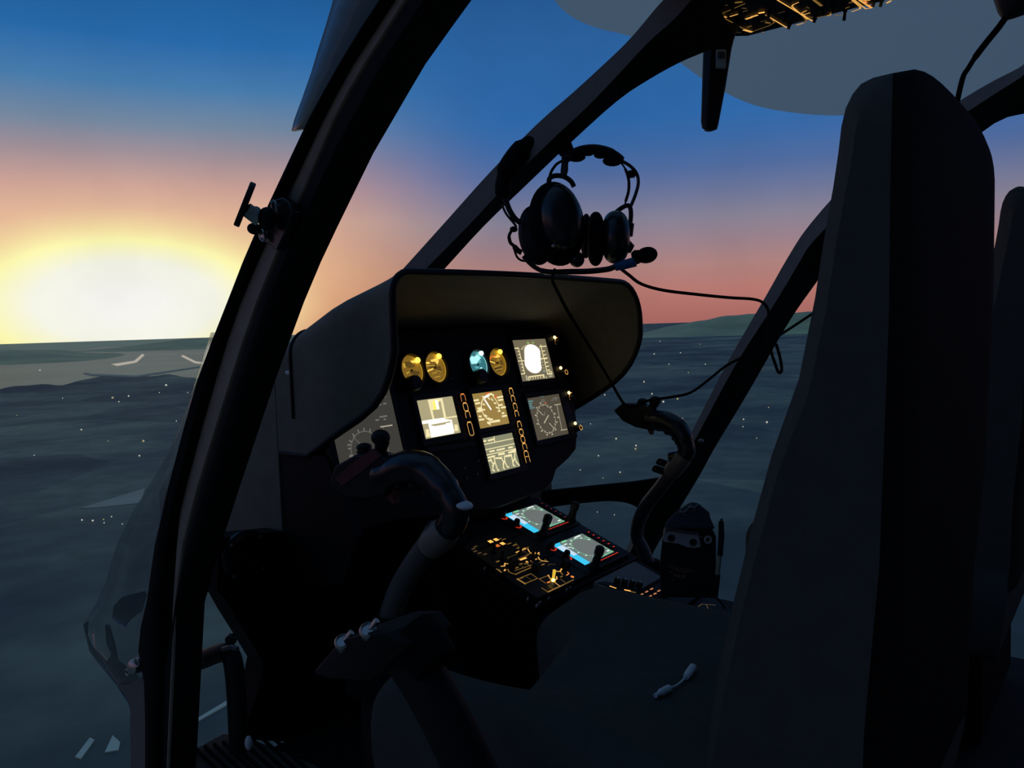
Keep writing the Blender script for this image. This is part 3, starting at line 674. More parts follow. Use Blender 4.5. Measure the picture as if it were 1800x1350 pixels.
s.poly([(425, 885), (920, 795), (915, 830), (800, 850), (790, 875), (520, 922), (440, 905)], 'scr_mfd', .0004)
s.poly([(300, 1000), (375, 1000), (385, 1080), (415, 1130), (410, 1185), (310, 1200)], 'sy_cream', .0002)
s.poly([(1015, 880), (1085, 880), (1110, 960), (1110, 1040), (1020, 1050)], 'sy_cream', .0003)
s.done('symbology', d3)
# --- engine dial display
dq = [(748, 600), (990, 570), (1050, 832), (815, 875)]
d4, R4 = display(dq, 'scr_engine', 'mustard engine display with a white dial', bez=(.008, .024, .010, .012))
s = Sym(lambda x, y: px2pan(820+x/16.88, 680+y/16.88), pan, C_SY)
arcp = [(740, 985), (650, 1000), (560, 945), (480, 850), (425, 720), (400, 600), (410, 480), (455, 370), (530, 285), (620, 235)]
s.line(arcp, .0026, 'sy_cream'); s.line([(620, 240), (700, 225), (760, 260)], .0042, 'sy_cream'); s.line([(760, 300), (850, 420), (910, 540), (945, 700)], .0022, 'sy_cream')
s.line([(490, 330), (620, 270)], .0044, 'sy_white', .0001)
for q_ in ((610, 340, 640, 370), (700, 370, 740, 410), (790, 490, 830, 500), (450, 520, 490, 540), (450, 690, 500, 690), (520, 850, 560, 880), (610, 940, 650, 960), (850, 620, 900, 640), (910, 730, 950, 730), (680, 970, 730, 975), (440, 300, 460, 310)): s.line([q_[:2], q_[2:]], .0034, 'sy_cream', .0002)
s.line([(505, 400), (680, 670)], .0040, 'sy_white', .0004)
s.line([(545, 215), (620, 190)], .003, 'sy_red', .0001); s.line([(815, 310), (850, 300)], .004, 'sy_red', .0001)
for q_ in ((190, 420, 310, 400), (235, 510, 350, 490), (880, 330, 1030, 300), (915, 410, 1035, 390), (300, 650, 390, 640), (290, 740, 390, 730), (330, 690, 420, 690), (935, 555, 1015, 545), (1000, 630, 1110, 610), (345, 890, 390, 890), (350, 990, 470, 975), (1025, 795, 1070, 785), (1030, 885, 1140, 865), (590, 1075, 660, 1120), (600, 1070, 940, 1020), (780, 1030, 930, 1005)):
    s.line([q_[:2], q_[2:]], .0038, 'sy_cream', .0003)
s.done('symbology', d4)
# --- caution display
dq = [(832, 950), (1070, 907), (1137, 1172), (900, 1232)]
d5, R5 = display(dq, 'scr_caution', 'caution display with rows of legends and zigzag bars', bez=(.008, .024, .012, .010))
s = Sym(z1, pan, C_SY)
s.fn = lambda x, y: px2pan(840+x/16.875, 760+y/16.875)
for q_ in ((115, 375, 1010, 190), (155, 535, 1045, 345), (195, 690, 1085, 495)): s.line([q_[:2], q_[2:]], .0018, 'sy_cream')
s.line([(445, 140), (465, 290)], .0024, 'sy_cream')
for q_ in ((115, 280, 195, 260), (275, 255, 420, 215), (325, 580, 445, 555), (530, 540, 745, 490), (880, 465, 985, 445)): s.line([q_[:2], q_[2:]], .0036, 'sy_cream', .0001)
for P_ in ([(255, 740), (250, 790), (470, 730), (490, 700), (420, 690)], [(560, 640), (570, 700), (770, 665), (750, 600)], [(855, 590), (865, 640), (1095, 590), (1085, 500)], [(230, 850), (340, 810), (340, 790), (370, 860), (245, 885)], [(470, 800), (470, 760), (690, 730), (660, 800)], [(770, 750), (770, 690), (960, 650), (960, 720)]): s.poly(P_, 'sy_cream', .0002)
for zz in ([(345, 800), (385, 900), (420, 940), (400, 1130), (450, 1150)], [(440, 760), (470, 900), (550, 1130), (580, 1130)], [(460, 900), (400, 1000)], [(650, 760), (720, 880), (720, 1060), (750, 1090)], [(745, 720), (760, 880), (840, 1040), (870, 1040)], [(760, 850), (710, 950)], [(955, 680), (985, 830), (1010, 980), (1050, 1000)], [(1060, 620), (1050, 760), (1110, 900), (1180, 980)], [(1060, 760), (1000, 900)]):
    s.line(zz, .0030, 'sy_cream', .0003)
s.done('symbology', d5)
# --- dim large display at the far left, half hidden by the hood
dq = [(-82, 40), (690, 20), (838, 716), (190, 915)]
A0, B0 = z4(186, 912); A1, B1 = z4(756, 345)
a1_, _ = z4(760, 340); a0_, b0_ = z4(196, 905); a0_ = max(a0_, .872); _, b1_ = z4(682, -20)
un = MB(); o_ = [(a0_-.012, b0_-.012), (a1_+.010, b0_-.012), (a1_+.010, b1_+.012), (a0_-.012, b1_+.012)]; i_ = [(a0_, b0_), (a1_, b0_), (a1_, b1_), (a0_, b1_)]
un.loft([[pan(x, y, -.01) for x, y in o_], [pan(x, y, .005) for x, y in o_], [pan(x, y, .005) for x, y in i_], [pan(x, y, .002) for x, y in i_]], cap=False); un.add([pan(x, y, -.01) for x, y in o_], [[0, 1, 2, 3]])
d6 = un.build('display', 'bezel', panel, bevel=.0012, label='wide dim grey display half hidden behind the hood')
s_ = MB(); s_.prism([pan(x, y, .003) for x, y in i_], -PN*.006); s_.build('screen', 'scr_dim', d6)
s = Sym(z4, pan, C_SY); ca, cb = z4(470, 640); rr_ = .036
s.arc(470, 640, rr_, 20, 190, .0013, 'sy_dim', 30); s.fn = lambda u, v: (u, v)
for k in range(9):
    t = radians(25+k*20); s.line([(ca+cos(t)*rr_*1.05, cb+sin(t)*rr_*1.05), (ca+cos(t)*rr_*1.14, cb+sin(t)*rr_*1.14)], .003, 'sy_dim')
s.fn = z4
s.line([(330, 498), (402, 572)], .0013, 'sy_dim'); s.line([(602, 400), (714, 383)], .002, 'sy_pale'); s.line([(628, 410), (682, 640)], .0013, 'sy_dim')
for q_ in ((556, 334, 580, 330), (596, 302, 660, 292), (636, 326, 648, 324), (584, 182, 600, 180), (632, 172, 652, 168), (628, 102, 646, 100), (300, 684, 322, 680), (280, 580, 298, 577)): s.line([q_[:2], q_[2:]], .003, 'sy_dim')
s.done('symbology', d6)
# --- lit push buttons beside the displays: dark cap with an outline that glows
def button(cx, cy, w, h, kind, disp, m='amber'):
    # traced centre and size (enlarged view); the column leans with the panel
    P = [z1(cx-w/2-h*.125, cy-h/2+w*.06), z1(cx+w/2-h*.125, cy-h/2-w*.06), z1(cx+w/2+h*.125, cy+h/2-w*.06), z1(cx-w/2+h*.125, cy+h/2+w*.06)]
    a0, a1, b0, b1 = (P[0][0]+P[3][0])/2, (P[1][0]+P[2][0])/2, (P[2][1]+P[3][1])/2, (P[0][1]+P[1][1])/2
    s = Sym(lambda u, v: (u, v), pan, .0106); e = min(a1-a0, b1-b0)*.3; wd = .0013
    cb_ = MB(); cb_.rbox(pan((a0+a1)/2, (b0+b1)/2, .007), PU*((a1-a0)/2+.001), PV*((b1-b0)/2+.001), PN*.003, .5)
    o = cb_.build('button', 'black', disp)
    arcT = [(a0, b1-e), (a0+e*.4, b1-e*.3), (a0+e, b1), (a1-e, b1), (a1-e*.4, b1-e*.3), (a1, b1-e)]
    arcB = [(a1, b0+e), (a1-e*.4, b0+e*.3), (a1-e, b0), (a0+e, b0), (a0+e*.4, b0+e*.3), (a0, b0+e)]
    mid = (b0+b1)/2
    if kind == 'n': s.line([(a0, b0)]+arcT+[(a1, b0)], wd, m)
    if kind == '0': s.line(arcT+arcB, wd, m, closed=True)
    if kind == 'A': s.line([(a0, b0)]+arcT+[(a1, b0)], wd, m); s.line([(a0, mid), (a1, mid)], wd, m)
    s.line([(a0+e*.8, b1), (a1-e*.8, b1)], .0027, m, .0002)
    s.done('backlight', o)
button(664, 634, 33, 54, 'n', d3, 'amber_o'); button(684, 708, 34, 62, '0', d3); button(700, 766, 34, 50, 'n', d3); button(723, 880, 36, 104, '0', d3)
for x_, y_, k_ in ((1218, 160, 'n'), (1272, 375, 'n'), (1335, 605, 'n'), (1382, 820, 'n')): button((160+x_/16.88)*4.5, (120+y_/16.88)*4.5, 27, 44, k_, d4)
button((160+1460/16.88)*4.5, (120+1140/16.88)*4.5, 28, 44, 'n', d5)
button((180+1180/16.875)*4.5, (200+20/16.875)*4.5, 30, 44, '0', d5); button((180+1228/16.875)*4.5, (200+235/16.875)*4.5, 30, 50, '0', d5); button((180+1278/16.875)*4.5, (200+440/16.875)*4.5, 30, 44, 'n', d5); button((180+1345/16.875)*4.5, (200+745/16.875)*4.5, 32, 88, 'A', d5)
# --- knobs with lit pointers at the right edge
def knob(x, y, ringk, disp):
    a, b_ = z1(x, y); k = MB(); k.lathe(pan(a, b_, 0), PN, [(.0075, .002), (.0075, .008), (.006, .010), (.006, .015), (.005, .016)], 18)
    o = k.build('knob', 'black', disp); s = Sym(lambda u, v: (u, v), pan, .0062)
    if ringk: s.arc(0, 0, 0, 0, 1, .001, 'amber', 1); s = Sym(lambda u, v: (u, v), pan, .0165); s.arc(a+.0, b_, .0056, 0, 360, .0015, 'amber', 18)
    else: s.arc(a+.006, b_, .0125, 85, 195, .0022, 'amber', 12)
    s.done('lit_ring', o)
    q_ = MB(); p_ = pan(a-.008, b_+.013, .009); q_.ell(p_, PU*.0042, PV*.0042, PN*.003, 12, 8); q_.build('lamp', 'amber_lamp', o)
M['amber_lamp'] = emis('amber_lamp', (255, 224, 150), 2.5)
M['lamp_cyan'] = emis('cyan_lamp', (196, 244, 244), 3.)
knob(1420, 196, False, d1); knob(1468, 437, True, d1); knob(1532, 632, False, d2); knob(1582, 873, True, d2)
# --- four round gauges in the upper row
M['dial_amber'] = emis('amber_dial', (132, 98, 24), .9, (.3, .2, .03))
M['dial_deep'] = emis('deep_amber_dial', (88, 66, 14), .9, (.3, .2, .03))
M['dial_cyan'] = emis('cyan_dial', (56, 118, 124), .9, (.1, .3, .3))
M['dial_cyan_l'] = emis('light_cyan_mark', (170, 232, 232), 1.2)
M['dial_hot'] = emis('hot_gauge_mark', (250, 206, 92), 1.1)
M['dial_red'] = emis('orange_gauge_mark', (226, 116, 40), 1.)
M['dial_cyan_m'] = emis('cyan_mark', (96, 172, 178), 1.)
M['dial_mark'] = emis('gauge_mark', (206, 166, 60), .9)
def gauge(x, y, rad, cyan, bite, lamp, label):
    a, b_ = z1(x, y); k = MB()
    k.lathe(pan(a, b_, 0), PN, [(rad+.006, .0), (rad+.006, .010), (rad+.002, .012), (rad, .010), (rad, .003)], 40, e1=PV)
    o = k.build('gauge', 'black', panel, label=label)
    s = Sym(lambda u, v: (u, v), pan, .0045); face, mk = ('dial_cyan', 'dial_cyan_l') if cyan else ('dial_amber', 'dial_mark')
    s.disc(a, b_, rad, face, 0, 36); gz = lambda x_, y_: px2pan(695+x_/9, 610+y_/9)
    s.arc(a, b_, rad*.95, -95, 40, .0012, mk, 20, .0003); s.fn = gz
    P_ = lambda pts, m_, dc: s.poly(pts, m_, dc)
    if x < 300:
        P_([(120, 250), (200, 235), (290, 265), (300, 330), (200, 340), (140, 320)], 'dial_deep', .0001); P_([(180, 400), (270, 380), (360, 400), (340, 470), (250, 440)], 'dial_deep', .0001)
        P_([(90, 280), (120, 260), (140, 330), (110, 345)], 'dial_mark', .0002); P_([(145, 420), (190, 395), (200, 410), (155, 440)], 'dial_mark', .0003); P_([(265, 330), (300, 300), (320, 370), (285, 375)], 'dial_amber', .0003); P_([(205, 230), (300, 215), (315, 260), (240, 262)], 'dial_hot', .0002)
    elif x < 500:
        P_([(500, 285), (620, 270), (640, 330), (560, 350), (500, 330)], 'dial_deep', .0001); P_([(630, 330), (680, 300), (710, 380), (640, 420)], 'dial_deep', .0001)
        s.line([(488, 390), (566, 355)], .0028, 'dial_hot', .0004); s.line([(470, 262), (505, 262)], .004, 'dial_hot', .0004); s.line([(470, 310), (590, 300)], .002, 'dial_mark', .0004)
        P_([(530, 215), (640, 180), (660, 240), (640, 290), (600, 240), (540, 240)], 'dial_hot', .0003)
        for t_ in ((640, 380, 690, 400), (560, 430, 640, 400), (600, 490, 680, 470)): s.line([t_[:2], t_[2:]], .0014, 'dial_mark', .0004)
    elif cyan:
        P_([(1150, 190), (1185, 145), (1215, 165), (1270, 130), (1330, 180), (1290, 230), (1270, 270), (1180, 278)], 'dial_cyan_l', .0001); P_([(1310, 335), (1345, 325), (1350, 355), (1315, 358)], 'dial_cyan_l', .0002); P_([(1230, 320), (1290, 312), (1300, 345), (1240, 350)], 'dial_cyan_m', .0002); P_([(1290, 220), (1320, 215), (1330, 255), (1300, 262)], 'dial_cyan_m', .0002)
    else:
        P_([(1480, 200), (1560, 250), (1660, 210), (1690, 300), (1600, 260), (1500, 290)], 'dial_deep', .0001); P_([(1530, 330), (1660, 300), (1650, 390), (1560, 400)], 'dial_deep', .0001)
        s.line([(1468, 205), (1490, 165), (1560, 150)], .003, 'dial_red', .0004); s.line([(1470, 235), (1545, 262)], .0028, 'dial_hot', .0004); P_([(1520, 150), (1600, 130), (1640, 160), (1590, 180), (1530, 175)], 'dial_hot', .0003)
        for t_ in ((1580, 240, 1600, 195), (1600, 200, 1625, 250), (1540, 330, 1640, 300), (1560, 380, 1660, 350)): s.line([t_[:2], t_[2:]], .0014, 'dial_mark', .0004)
    s.done('dial', o)
    q_ = MB(); q_.lathe(pan(a, b_, .004), PN, [(.0022, 0), (.0022, .002), (.001, .003)], 14); q_.build('hub', 'black', o)
    if bite: q_ = MB(); q_.lathe(pan(a-rad*.45, b_-rad*.92, .004), PN, [(rad*.52, 0), (rad*.52, .018), (rad*.44, .022)], 22); q_.build('adjuster_knob', 'black', o)
    q_ = MB(); q_.ell(pan(a+rad*lamp[0], b_+rad*lamp[1], .009), PU*.0062, PV*.0058, PN*.004, 14, 8); q_.build('lamp', 'lamp_cyan' if cyan else 'amber_glow', o)
M['amber_glow'] = emis('amber_glow_lamp', (255, 200, 60), 4.)
gauge(273, 415, .0300, False, True, (.62, .62), 'round amber gauge at the left end of the row')
gauge(460, 395, .0305, False, False, (.46, .74), 'round amber gauge with pale rays')
gauge(797, 370, .0300, True, True, (.5, .80), 'round cyan gauge')
gauge(950, 355, .0300, False, False, (.48, .80), 'round amber gauge right of the cyan one')
for x, y in ((558, 478), (588, 476), (378, 496), (890, 440), (1036, 430), (806, 1128), (700, 1185), (715, 1262), (800, 1230)):
    k = MB(); a, b_ = z1(x, y); k.lathe(pan(a, b_, 0), PN, [(.0028, 0), (.0028, .0025), (.0015, .004)], 10); k.build('screw', 'alu', panel)
k = MB(); P = [z1(x, y) for x, y in ((395, 1020), (755, 975), (770, 1010), (410, 1068))]; k.prism([pan(*p, .006) for p in P], -PN*.012); k.build('lower_bezel_strip', 'bezel', panel, bevel=.001)

# ------------------------------------------------------------------ centre console
CSL = radians(20); CP0 = V((0, 1.02, -.414)); CX = V((1, 0, 0)); CV = V((0, cos(CSL), sin(CSL))); CN = V((0, -sin(CSL), cos(CSL)))
def px2con(x, y):
    p = atP(x, y, CP0, CN); return p.x, (p-CP0).dot(CV)
def con(a, b, c=0.): return CP0 + CX*a + CV*b + CN*c
def zk(x, y): return px2con(820+x/7.5, 930+y/7.5)
def z2(x, y): return px2con(780+x/3.6, 840+y/3.6)
def zr(x, y): return px2con(1040+x/7.5, 1000+y/7.5)
con_ = thing('center_console', (1.27, .85, -.75), 'black centre console with two small lit displays and rows of amber lit switches', 'console')
b = MB(); b.loft([[V((p.x, p.y, p.z)) for p in (con(1.09, -.212, c), con(1.446, -.212, c), con(1.446, .062, c), con(1.09, .062, c))] for c in (-.006, -.03)]); 
b.loft([[con(1.10, -.205, -.03), con(1.44, -.205, -.03), con(1.44, .055, -.03), con(1.10, .055, -.03)], [V((1.13, .78, -.75)), V((1.42, .78, -.75)), V((1.42, 1.02, -.75)), V((1.13, 1.02, -.75))]])
b.build('housing', 'panel', con_, bevel=.003)
b = MB(); b.loft([[con(1.21, -.50, -.012), con(1.446, -.50, -.012), con(1.446, -.2125, -.012), con(1.21, -.2125, -.012)], [V((1.21, .50, -.75)), V((1.446, .50, -.75)), V((1.446, .82, -.75)), V((1.21, .82, -.75))]])
b.build('aft_housing', 'panel', con_, bevel=.003)
M['c_grey'] = emis('console_screen_grey', (106, 124, 120), .95)
M['c_dark'] = emis('console_screen_dark', (110, 116, 114), .95)
M['c_cyan'] = emis('console_cyan_band', (58, 196, 238), 1.05)
M['c_pale'] = emis('console_pale_block', (198, 224, 244), 1.0)
M['c_green'] = emis('console_green_line', (132, 214, 160), 1.0)
M['c_white'] = emis('console_white_mark', (226, 236, 228), 1.0)
def cdisp(a0, a1, b0, b1, label, dx, dy):
    un = MB(); o_ = [(a0-.026, b0-.022), (a1+.026, b0-.022), (a1+.026, b1+.022), (a0-.026, b1+.022)]; i_ = [(a0, b0), (a1, b0), (a1, b1), (a0, b1)]
    un.loft([[con(x, y, -.02) for x, y in o_], [con(x, y, .006) for x, y in o_], [con(x, y, .006) for x, y in i_], [con(x, y, .002) for x, y in i_]], cap=False); un.add([con(x, y, -.02) for x, y in o_], [[0, 1, 2, 3]])
    n_ = un.build('display', 'bezel', con_, bevel=.0015, label=label)
    k = MB(); k.prism([con(x, y, .003) for x, y in i_], -CN*.006); k.build('screen', 'c_grey', n_)
    s = Sym(lambda u, v: (a0+(a1-a0)*u, b0+(b1-b0)*v), con, .0036)     # u across, v up the screen
    s.poly([(0, 0), (.2, 0), (.2, .93), (.26, 1), (0, 1)], 'c_cyan'); s.poly([(.04, .60), (.22, .60), (.22, .88), (.04, .88)], 'c_pale', .0001); s.poly([(.10, .42), (.22, .42), (.22, .60), (.10, .60)], 'c_pale', .0001); s.poly([(.0, 0), (.14, 0), (.14, .12), (.0, .12)], 'c_cyan', .0002)
    s.poly([(.34, .12), (.90, .12), (.95, .5), (.80, .9), (.45, .9), (.34, .5)], 'c_dark', .0001)
    ca, cb = a0+(a1-a0)*.62, b0+(b1-b0)*.50; w_ = (a1-a0)*.31; h_ = (b1-b0)*.40
    s.arc(.62, .50, w_, 20, 250, .0011, 'c_green', 26, .0003, ry=h_)
    for k_ in range(9):
        t = radians(30+k_*26); u, v = .62+cos(t)*.33, .50+sin(t)*.43; s.line([(u-.012, v), (u+.014, v)], .0028, 'c_white', .0004)
    s.line([(.30, .97), (.42, .97)], .0045, 'c_green', .0004); s.line([(.72, .95), (.86, .95)], .0045, 'c_white', .0004); s.line([(.92, .84), (.97, .72)], .0022, 'c_green', .0004)
    s.line([(.26, .86), (.33, .86)], .0032, 'c_white', .0004); s.line([(.25, .74), (.30, .70)], .0032, 'c_white', .0004)
    s.line([(.66, .16), (.66, .25)], .006, 'c_white', .0004); s.line([(.72, .2), (.76, .28)], .004, 'c_white', .0004); s.line([(.88, .12), (.93, .12)], .004, 'c_white', .0004)
    s.line([(.44, .05), (.99, .05)], .0018, 'c_green', .0004); s.line([(.97, .05), (.97, .3)], .0018, 'c_green', .0004); s.line([(.5, .1), (.62, .1)], .0026, 'c_green', .0004); s.line([(.5, 0.01), (.99, .01)], .0012, 'c_green', .0004)
    s.done('symbology', n_)
    W, Hh = a1-a0, b1-b0
    for k_ in range(9):                       # keys along the aft edge
        q_ = MB(); a = a0+W*(.34+.075*k_); q_.rbox(con(a, b0-.0085, .0055), CX*.0032, CV*.0042, CN*.0025, .3); o = q_.build('key', 'black', n_)
        s = Sym(lambda u, v: (u, v), con, .0083); s.line([(a-.002, b0-.0085), (a+.002, b0-.0085)], .0024, 'red_key'); s.done('backlight', o)
    for k_ in range(6):                       # keys down the right edge
        q_ = MB(); bb = b0+Hh*(.12+.155*k_); q_.rbox(con(a1+.0095, bb, .0055), CX*.0042, CV*.0034, CN*.0025, .3); o = q_.build('key', 'black', n_)
        s = Sym(lambda u, v: (u, v), con, .0083); s.line([(a1+.0075, bb), (a1+.0115, bb)], .0024, 'red_key' if dx else 'red_key_d'); s.done('backlight', o)
    for v_ in (.92, .46):
        q_ = MB(); a, bb = a0-.0125, b0+Hh*v_; q_.lathe(con(a, bb, .004), CN, [(.0065, 0), (.0065, .012), (.005, .016)], 16); o = q_.build('knob', 'black', n_)
        s = Sym(lambda u, v: (u, v), con, .0064); s.arc(a, bb-.004, .0075, 200, 340, .003, 'red_key', 8); s.done('lit_ring', o)
    def tall(a, bb, h):
        q_ = MB(); q_.lathe(con(a, bb, .003), CN, [(.0115, 0), (.0115, .006), (.0085, .010), (.0075, .6*h), (.0095, .66*h), (.0092, h-.003), (.006, h)], 18); q_.build('tuning_knob', 'black', n_)
    tall(a0+W*.12, b0-.014, .048)
    if not dx: tall(a1+.016, b0-.002, .046)
cdisp(1.284, 1.400, -.047, .038, 'forward console display with a cyan band', 0, 0)
cdisp(1.280, 1.393, -.181, -.097, 'aft console display with a cyan band', 1, 0)
# lit switch panels on the left half of the console
def cpanel(name, q, label):
    a0, a1, b0, b1 = q; k = MB(); k.rbox(con((a0+a1)/2, (b0+b1)/2, 0), CX*((a1-a0)/2), CV*((b1-b0)/2), CN*.005, .08); return k.build(name, 'bezel', con_, label=label)
P1 = cpanel('switch_panel', (1.100, 1.250, -.035, .060), 'forward switch panel with four bright annunciators')
P2 = cpanel('switch_panel', (1.100, 1.268, -.120, -.038), 'middle switch panel with amber framed legends')
P3 = cpanel('switch_panel', (1.095, 1.268, -.204, -.123), 'aft switch panel with a tall yellow toggle')
M['annun'] = emis('annunciator_light', (255, 176, 84), 1.5)
M['annun_d'] = emis('annunciator_light_dim', (210, 110, 40), 1.)
for x, y, m_ in ((305, 210, 'annun'), (378, 184, 'annun'), (396, 264, 'annun_d'), (464, 236, 'annun')):
    a, bb = zk(x, y); q_ = MB(); q_.rbox(con(a, bb, .0055), CX*.0065, CV*.0055, CN*.002, .25); o = q_.build('annunciator', 'black', P1)
    s = Sym(lambda u, v: (u, v), con, .0078); s.poly([(a-.0052, bb-.0042), (a+.0052, bb-.0042), (a+.0052, bb+.0042), (a-.0052, bb+.0042)], m_); s.done('light', o)
s = Sym(zk, con, .0053)
for x, y in ((425, 162), (485, 166), (555, 222)): s.line([(x-22, y+8), (x+22, y-8)], .0022, 'amber_d')
for x, y in ((110, 262), (84, 292), (108, 324), (164, 348), (236, 362)): s.line([(x-16, y+6), (x+16, y-6)], .0034, 'amber_dd')
for x, y in ((630, 240), (680, 276)): s.line([(x-20, y+8), (x+20, y-8)], .003, 'amber_d')
s.line([(640, 210), (680, 262)], .0012, 'amber_dd'); s.done('legend', P1)
s = Sym(zk, con, .0053)
s.line([(650, 338), (770, 288)], .0032, 'amber'); s.line([(700, 290), (810, 268)], .0016, 'amber_d'); s.line([(530, 410), (760, 325), (800, 360), (600, 450)], .0014, 'amber_dd', closed=True)
s.line([(800, 290), (820, 330), (860, 362), (890, 358), (896, 338)], .0022, 'amber'); s.line([(830, 350), (780, 390), (640, 445)], .0018, 'amber_d'); s.line([(948, 340), (932, 356), (950, 366)], .0026, 'amber')
s.line([(705, 432), (765, 412)], .0055, 'annun'); s.line([(620, 450), (690, 428)], .0030, 'amber_d'); s.line([(940, 400), (950, 430), (990, 450), (1060, 458)], .0022, 'amber'); s.line([(1028, 430), (1036, 446)], .002, 'amber_d')
s.line([(840, 452), (920, 424)], .0022, 'amber'); s.line([(450, 522), (490, 520), (500, 484), (540, 492)], .0026, 'amber'); s.disc(566, 486, .0028, 'amber'); s.disc(788, 462, .0028, 'amber')
for x, y in ((404, 458), (654, 542), (710, 492), (1000, 498)): s.line([(x-14, y+6), (x+14, y-6)], .0032, 'amber_d')
s.line([(630, 580), (830, 510), (990, 455)], .0014, 'amber_d'); s.line([(790, 490), (830, 520)], .002, 'amber_d'); s.line([(720, 520), (760, 545)], .002, 'amber_dd'); s.line([(860, 470), (890, 492)], .002, 'amber_d'); s.line([(760, 490), (800, 474)], .003, 'amber_d'); s.done('legend', P2)
s = Sym(zk, con, .0053)
s.line([(392, 560), (446, 602), (420, 570)], .0030, 'amber_d'); s.line([(492, 580), (502, 566)], .003, 'amber'); s.line([(540, 565), (545, 590), (580, 612), (640, 630), (700, 600), (840, 540)], .0024, 'amber_d')
s.line([(664, 692), (840, 620), (928, 682), (762, 752)], .0018, 'amber_d', closed=True); s.line([(664, 692), (762, 752)], .0030, 'amber'); s.line([(770, 655), (840, 700)], .0014, 'amber_dd'); s.line([(706, 682), (730, 672)], .0026, 'amber_d')
s.line([(1030, 745), (948, 690), (1060, 648), (1140, 720)], .0018, 'amber_d'); s.line([(1070, 640), (1090, 680), (1130, 700), (1180, 690), (1180, 660)], .0026, 'amber'); s.line([(1150, 730), (1220, 785)], .0018, 'amber')
s.line([(985, 810), (1068, 865), (1400, 700)], .0020, 'amber_d'); s.line([(1070, 862), (1260, 770)], .0024, 'amber'); s.line([(1070, 775), (1130, 820)], .0014, 'amber_d'); s.line([(1230, 690), (1290, 735)], .0014, 'amber_d')
s.line([(1185, 590), (1225, 590), (1245, 555)], .0026, 'amber'); s.line([(1225, 590), (1255, 628)], .0032, 'amber_d'); s.line([(1310, 640), (1340, 620), (1325, 598)], .0022, 'amber_o'); s.disc(1386, 660, .0036, 'amber_o'); s.line([(1060, 738), (1090, 726)], .003, 'amber_o'); s.line([(1232, 662), (1252, 654)], .003, 'amber_d')
s.line([(1066, 512), (1100, 490), (1160, 500)], .0014, 'amber_dd'); s.done('legend', P3)
def toggle(parent, x, y, h, m_, r=.0028):
    a, bb = zk(x, y); q_ = MB(); q_.lathe(con(a, bb, .005), CN, [(.005, 0), (.005, .003), (.0032, .004)], 12); q_.tube([con(a, bb, .006), con(a, bb+.003, .006+h)], [r*.8, r*1.15], 10); return q_.build('toggle', m_, parent)
t_ = toggle(P3, 1130, 712, .020, 'black'); t_.o['label'] = 'tall toggle lit yellow'
M['yellow_lit'] = emis('yellow_lit_toggle', (236, 190, 60), .9, (.5, .4, .05)); t_.o.data.materials[0] = M['yellow_lit']
q_ = MB(); a, bb = zk(1130, 722); q_.ell(con(a, bb, .008), CX*.004, CV*.003, CN*.003, 12, 8); q_.build('lamp', 'amber_lamp', t_)
for x, y in ((350, 330), (460, 420), (600, 560), (700, 360), (860, 440)): toggle(P2 if y < 500 else P3, x, y, .016, 'black')
for x, y in ((600, 500), (900, 570), (1300, 520)):
    a, bb = zk(x, y); q_ = MB(); q_.lathe(con(a, bb, .004), CN, [(.009, 0), (.009, .012), (.0075, .015)], 18); q_.build('rotary_knob', 'black', P2 if y < 520 else P3)
for x, y in ((250, 494), (820, 890), (935, 985), (1085, 890), (975, 945), (1370, 750), (1325, 780)):
    a, bb = zk(x, y); q_ = MB(); q_.lathe(con(a, bb, -.007), CN, [(.0032, 0), (.0032, .004), (.002, .006)], 10); q_.build('screw', 'metal', con_)
# aft audio panel with four knobs, then a small key pad and a covered radio
P4 = cpanel('audio_panel', (1.245, 1.40, -.292, -.226), 'grey audio panel with four black knobs'); P4.o.data.materials[0] = M['console_grey']
k = MB(); pts_ = [zr(*p) for p in ((60, 215), (180, 205), (300, 235), (620, 310), (560, 360), (300, 300))]; k.prism([con(*p, .0052) for p in pts_], CN*.0015); k.build('inlay', 'bezel', P4)
for x, y in ((318, 220), (415, 235), (515, 255), (608, 272)):
    a, bb = zr(x, y); q_ = MB(); q_.lathe(con(a, bb, .005), CN, [(.0062, 0), (.0062, .010), (.004, .012)], 14); o = q_.build('knob', 'black', P4)
    q_ = MB(); q_.lathe(con(a, bb, .0165), CN, [(.0025, 0), (.0025, .001), (.001, .002)], 10); q_.build('cap', 'grey', o)
s = Sym(zr, con, .0068); s.line([(235, 270), (300, 292)], .0036, 'amber'); s.line([(430, 318), (490, 330)], .0036, 'annun'); s.line([(505, 340), (560, 350)], .0028, 'amber_d'); s.done('legend', P4)
P5 = cpanel('key_pad', (1.245, 1.42, -.372, -.300), 'small key pad with orange lit keys')
M['key_o'] = emis('orange_key', (206, 130, 86), .9)
for x, y in ((775, 310), (870, 335), (710, 346), (820, 372), (925, 392), (645, 382), (758, 405)):
    a, bb = zr(x, y); q_ = MB(); q_.rbox(con(a, bb, .0055), CX*.006, CV*.0045, CN*.002, .25); o = q_.build('key', 'black', P5)
    s = Sym(lambda u, v: (u, v), con, .0078); s.line([(a-.004, bb), (a+.004, bb)], .0028, 'key_o'); s.done('backlight', o)
P6 = cpanel('radio_panel', (1.245, 1.43, -.485, -.385), 'radio panel with faint yellow legends')
s = Sym(zr, con, .0053)
s.line([(1310, 585), (1440, 495), (1620, 508)], .0018, 'amber_dd'); s.line([(1390, 612), (1490, 630)], .003, 'amber_d'); s.line([(1530, 625), (1580, 632)], .003, 'amber_d'); s.line([(1500, 500), (1520, 550)], .0022, 'amber_dd'); s.done('legend', P6)
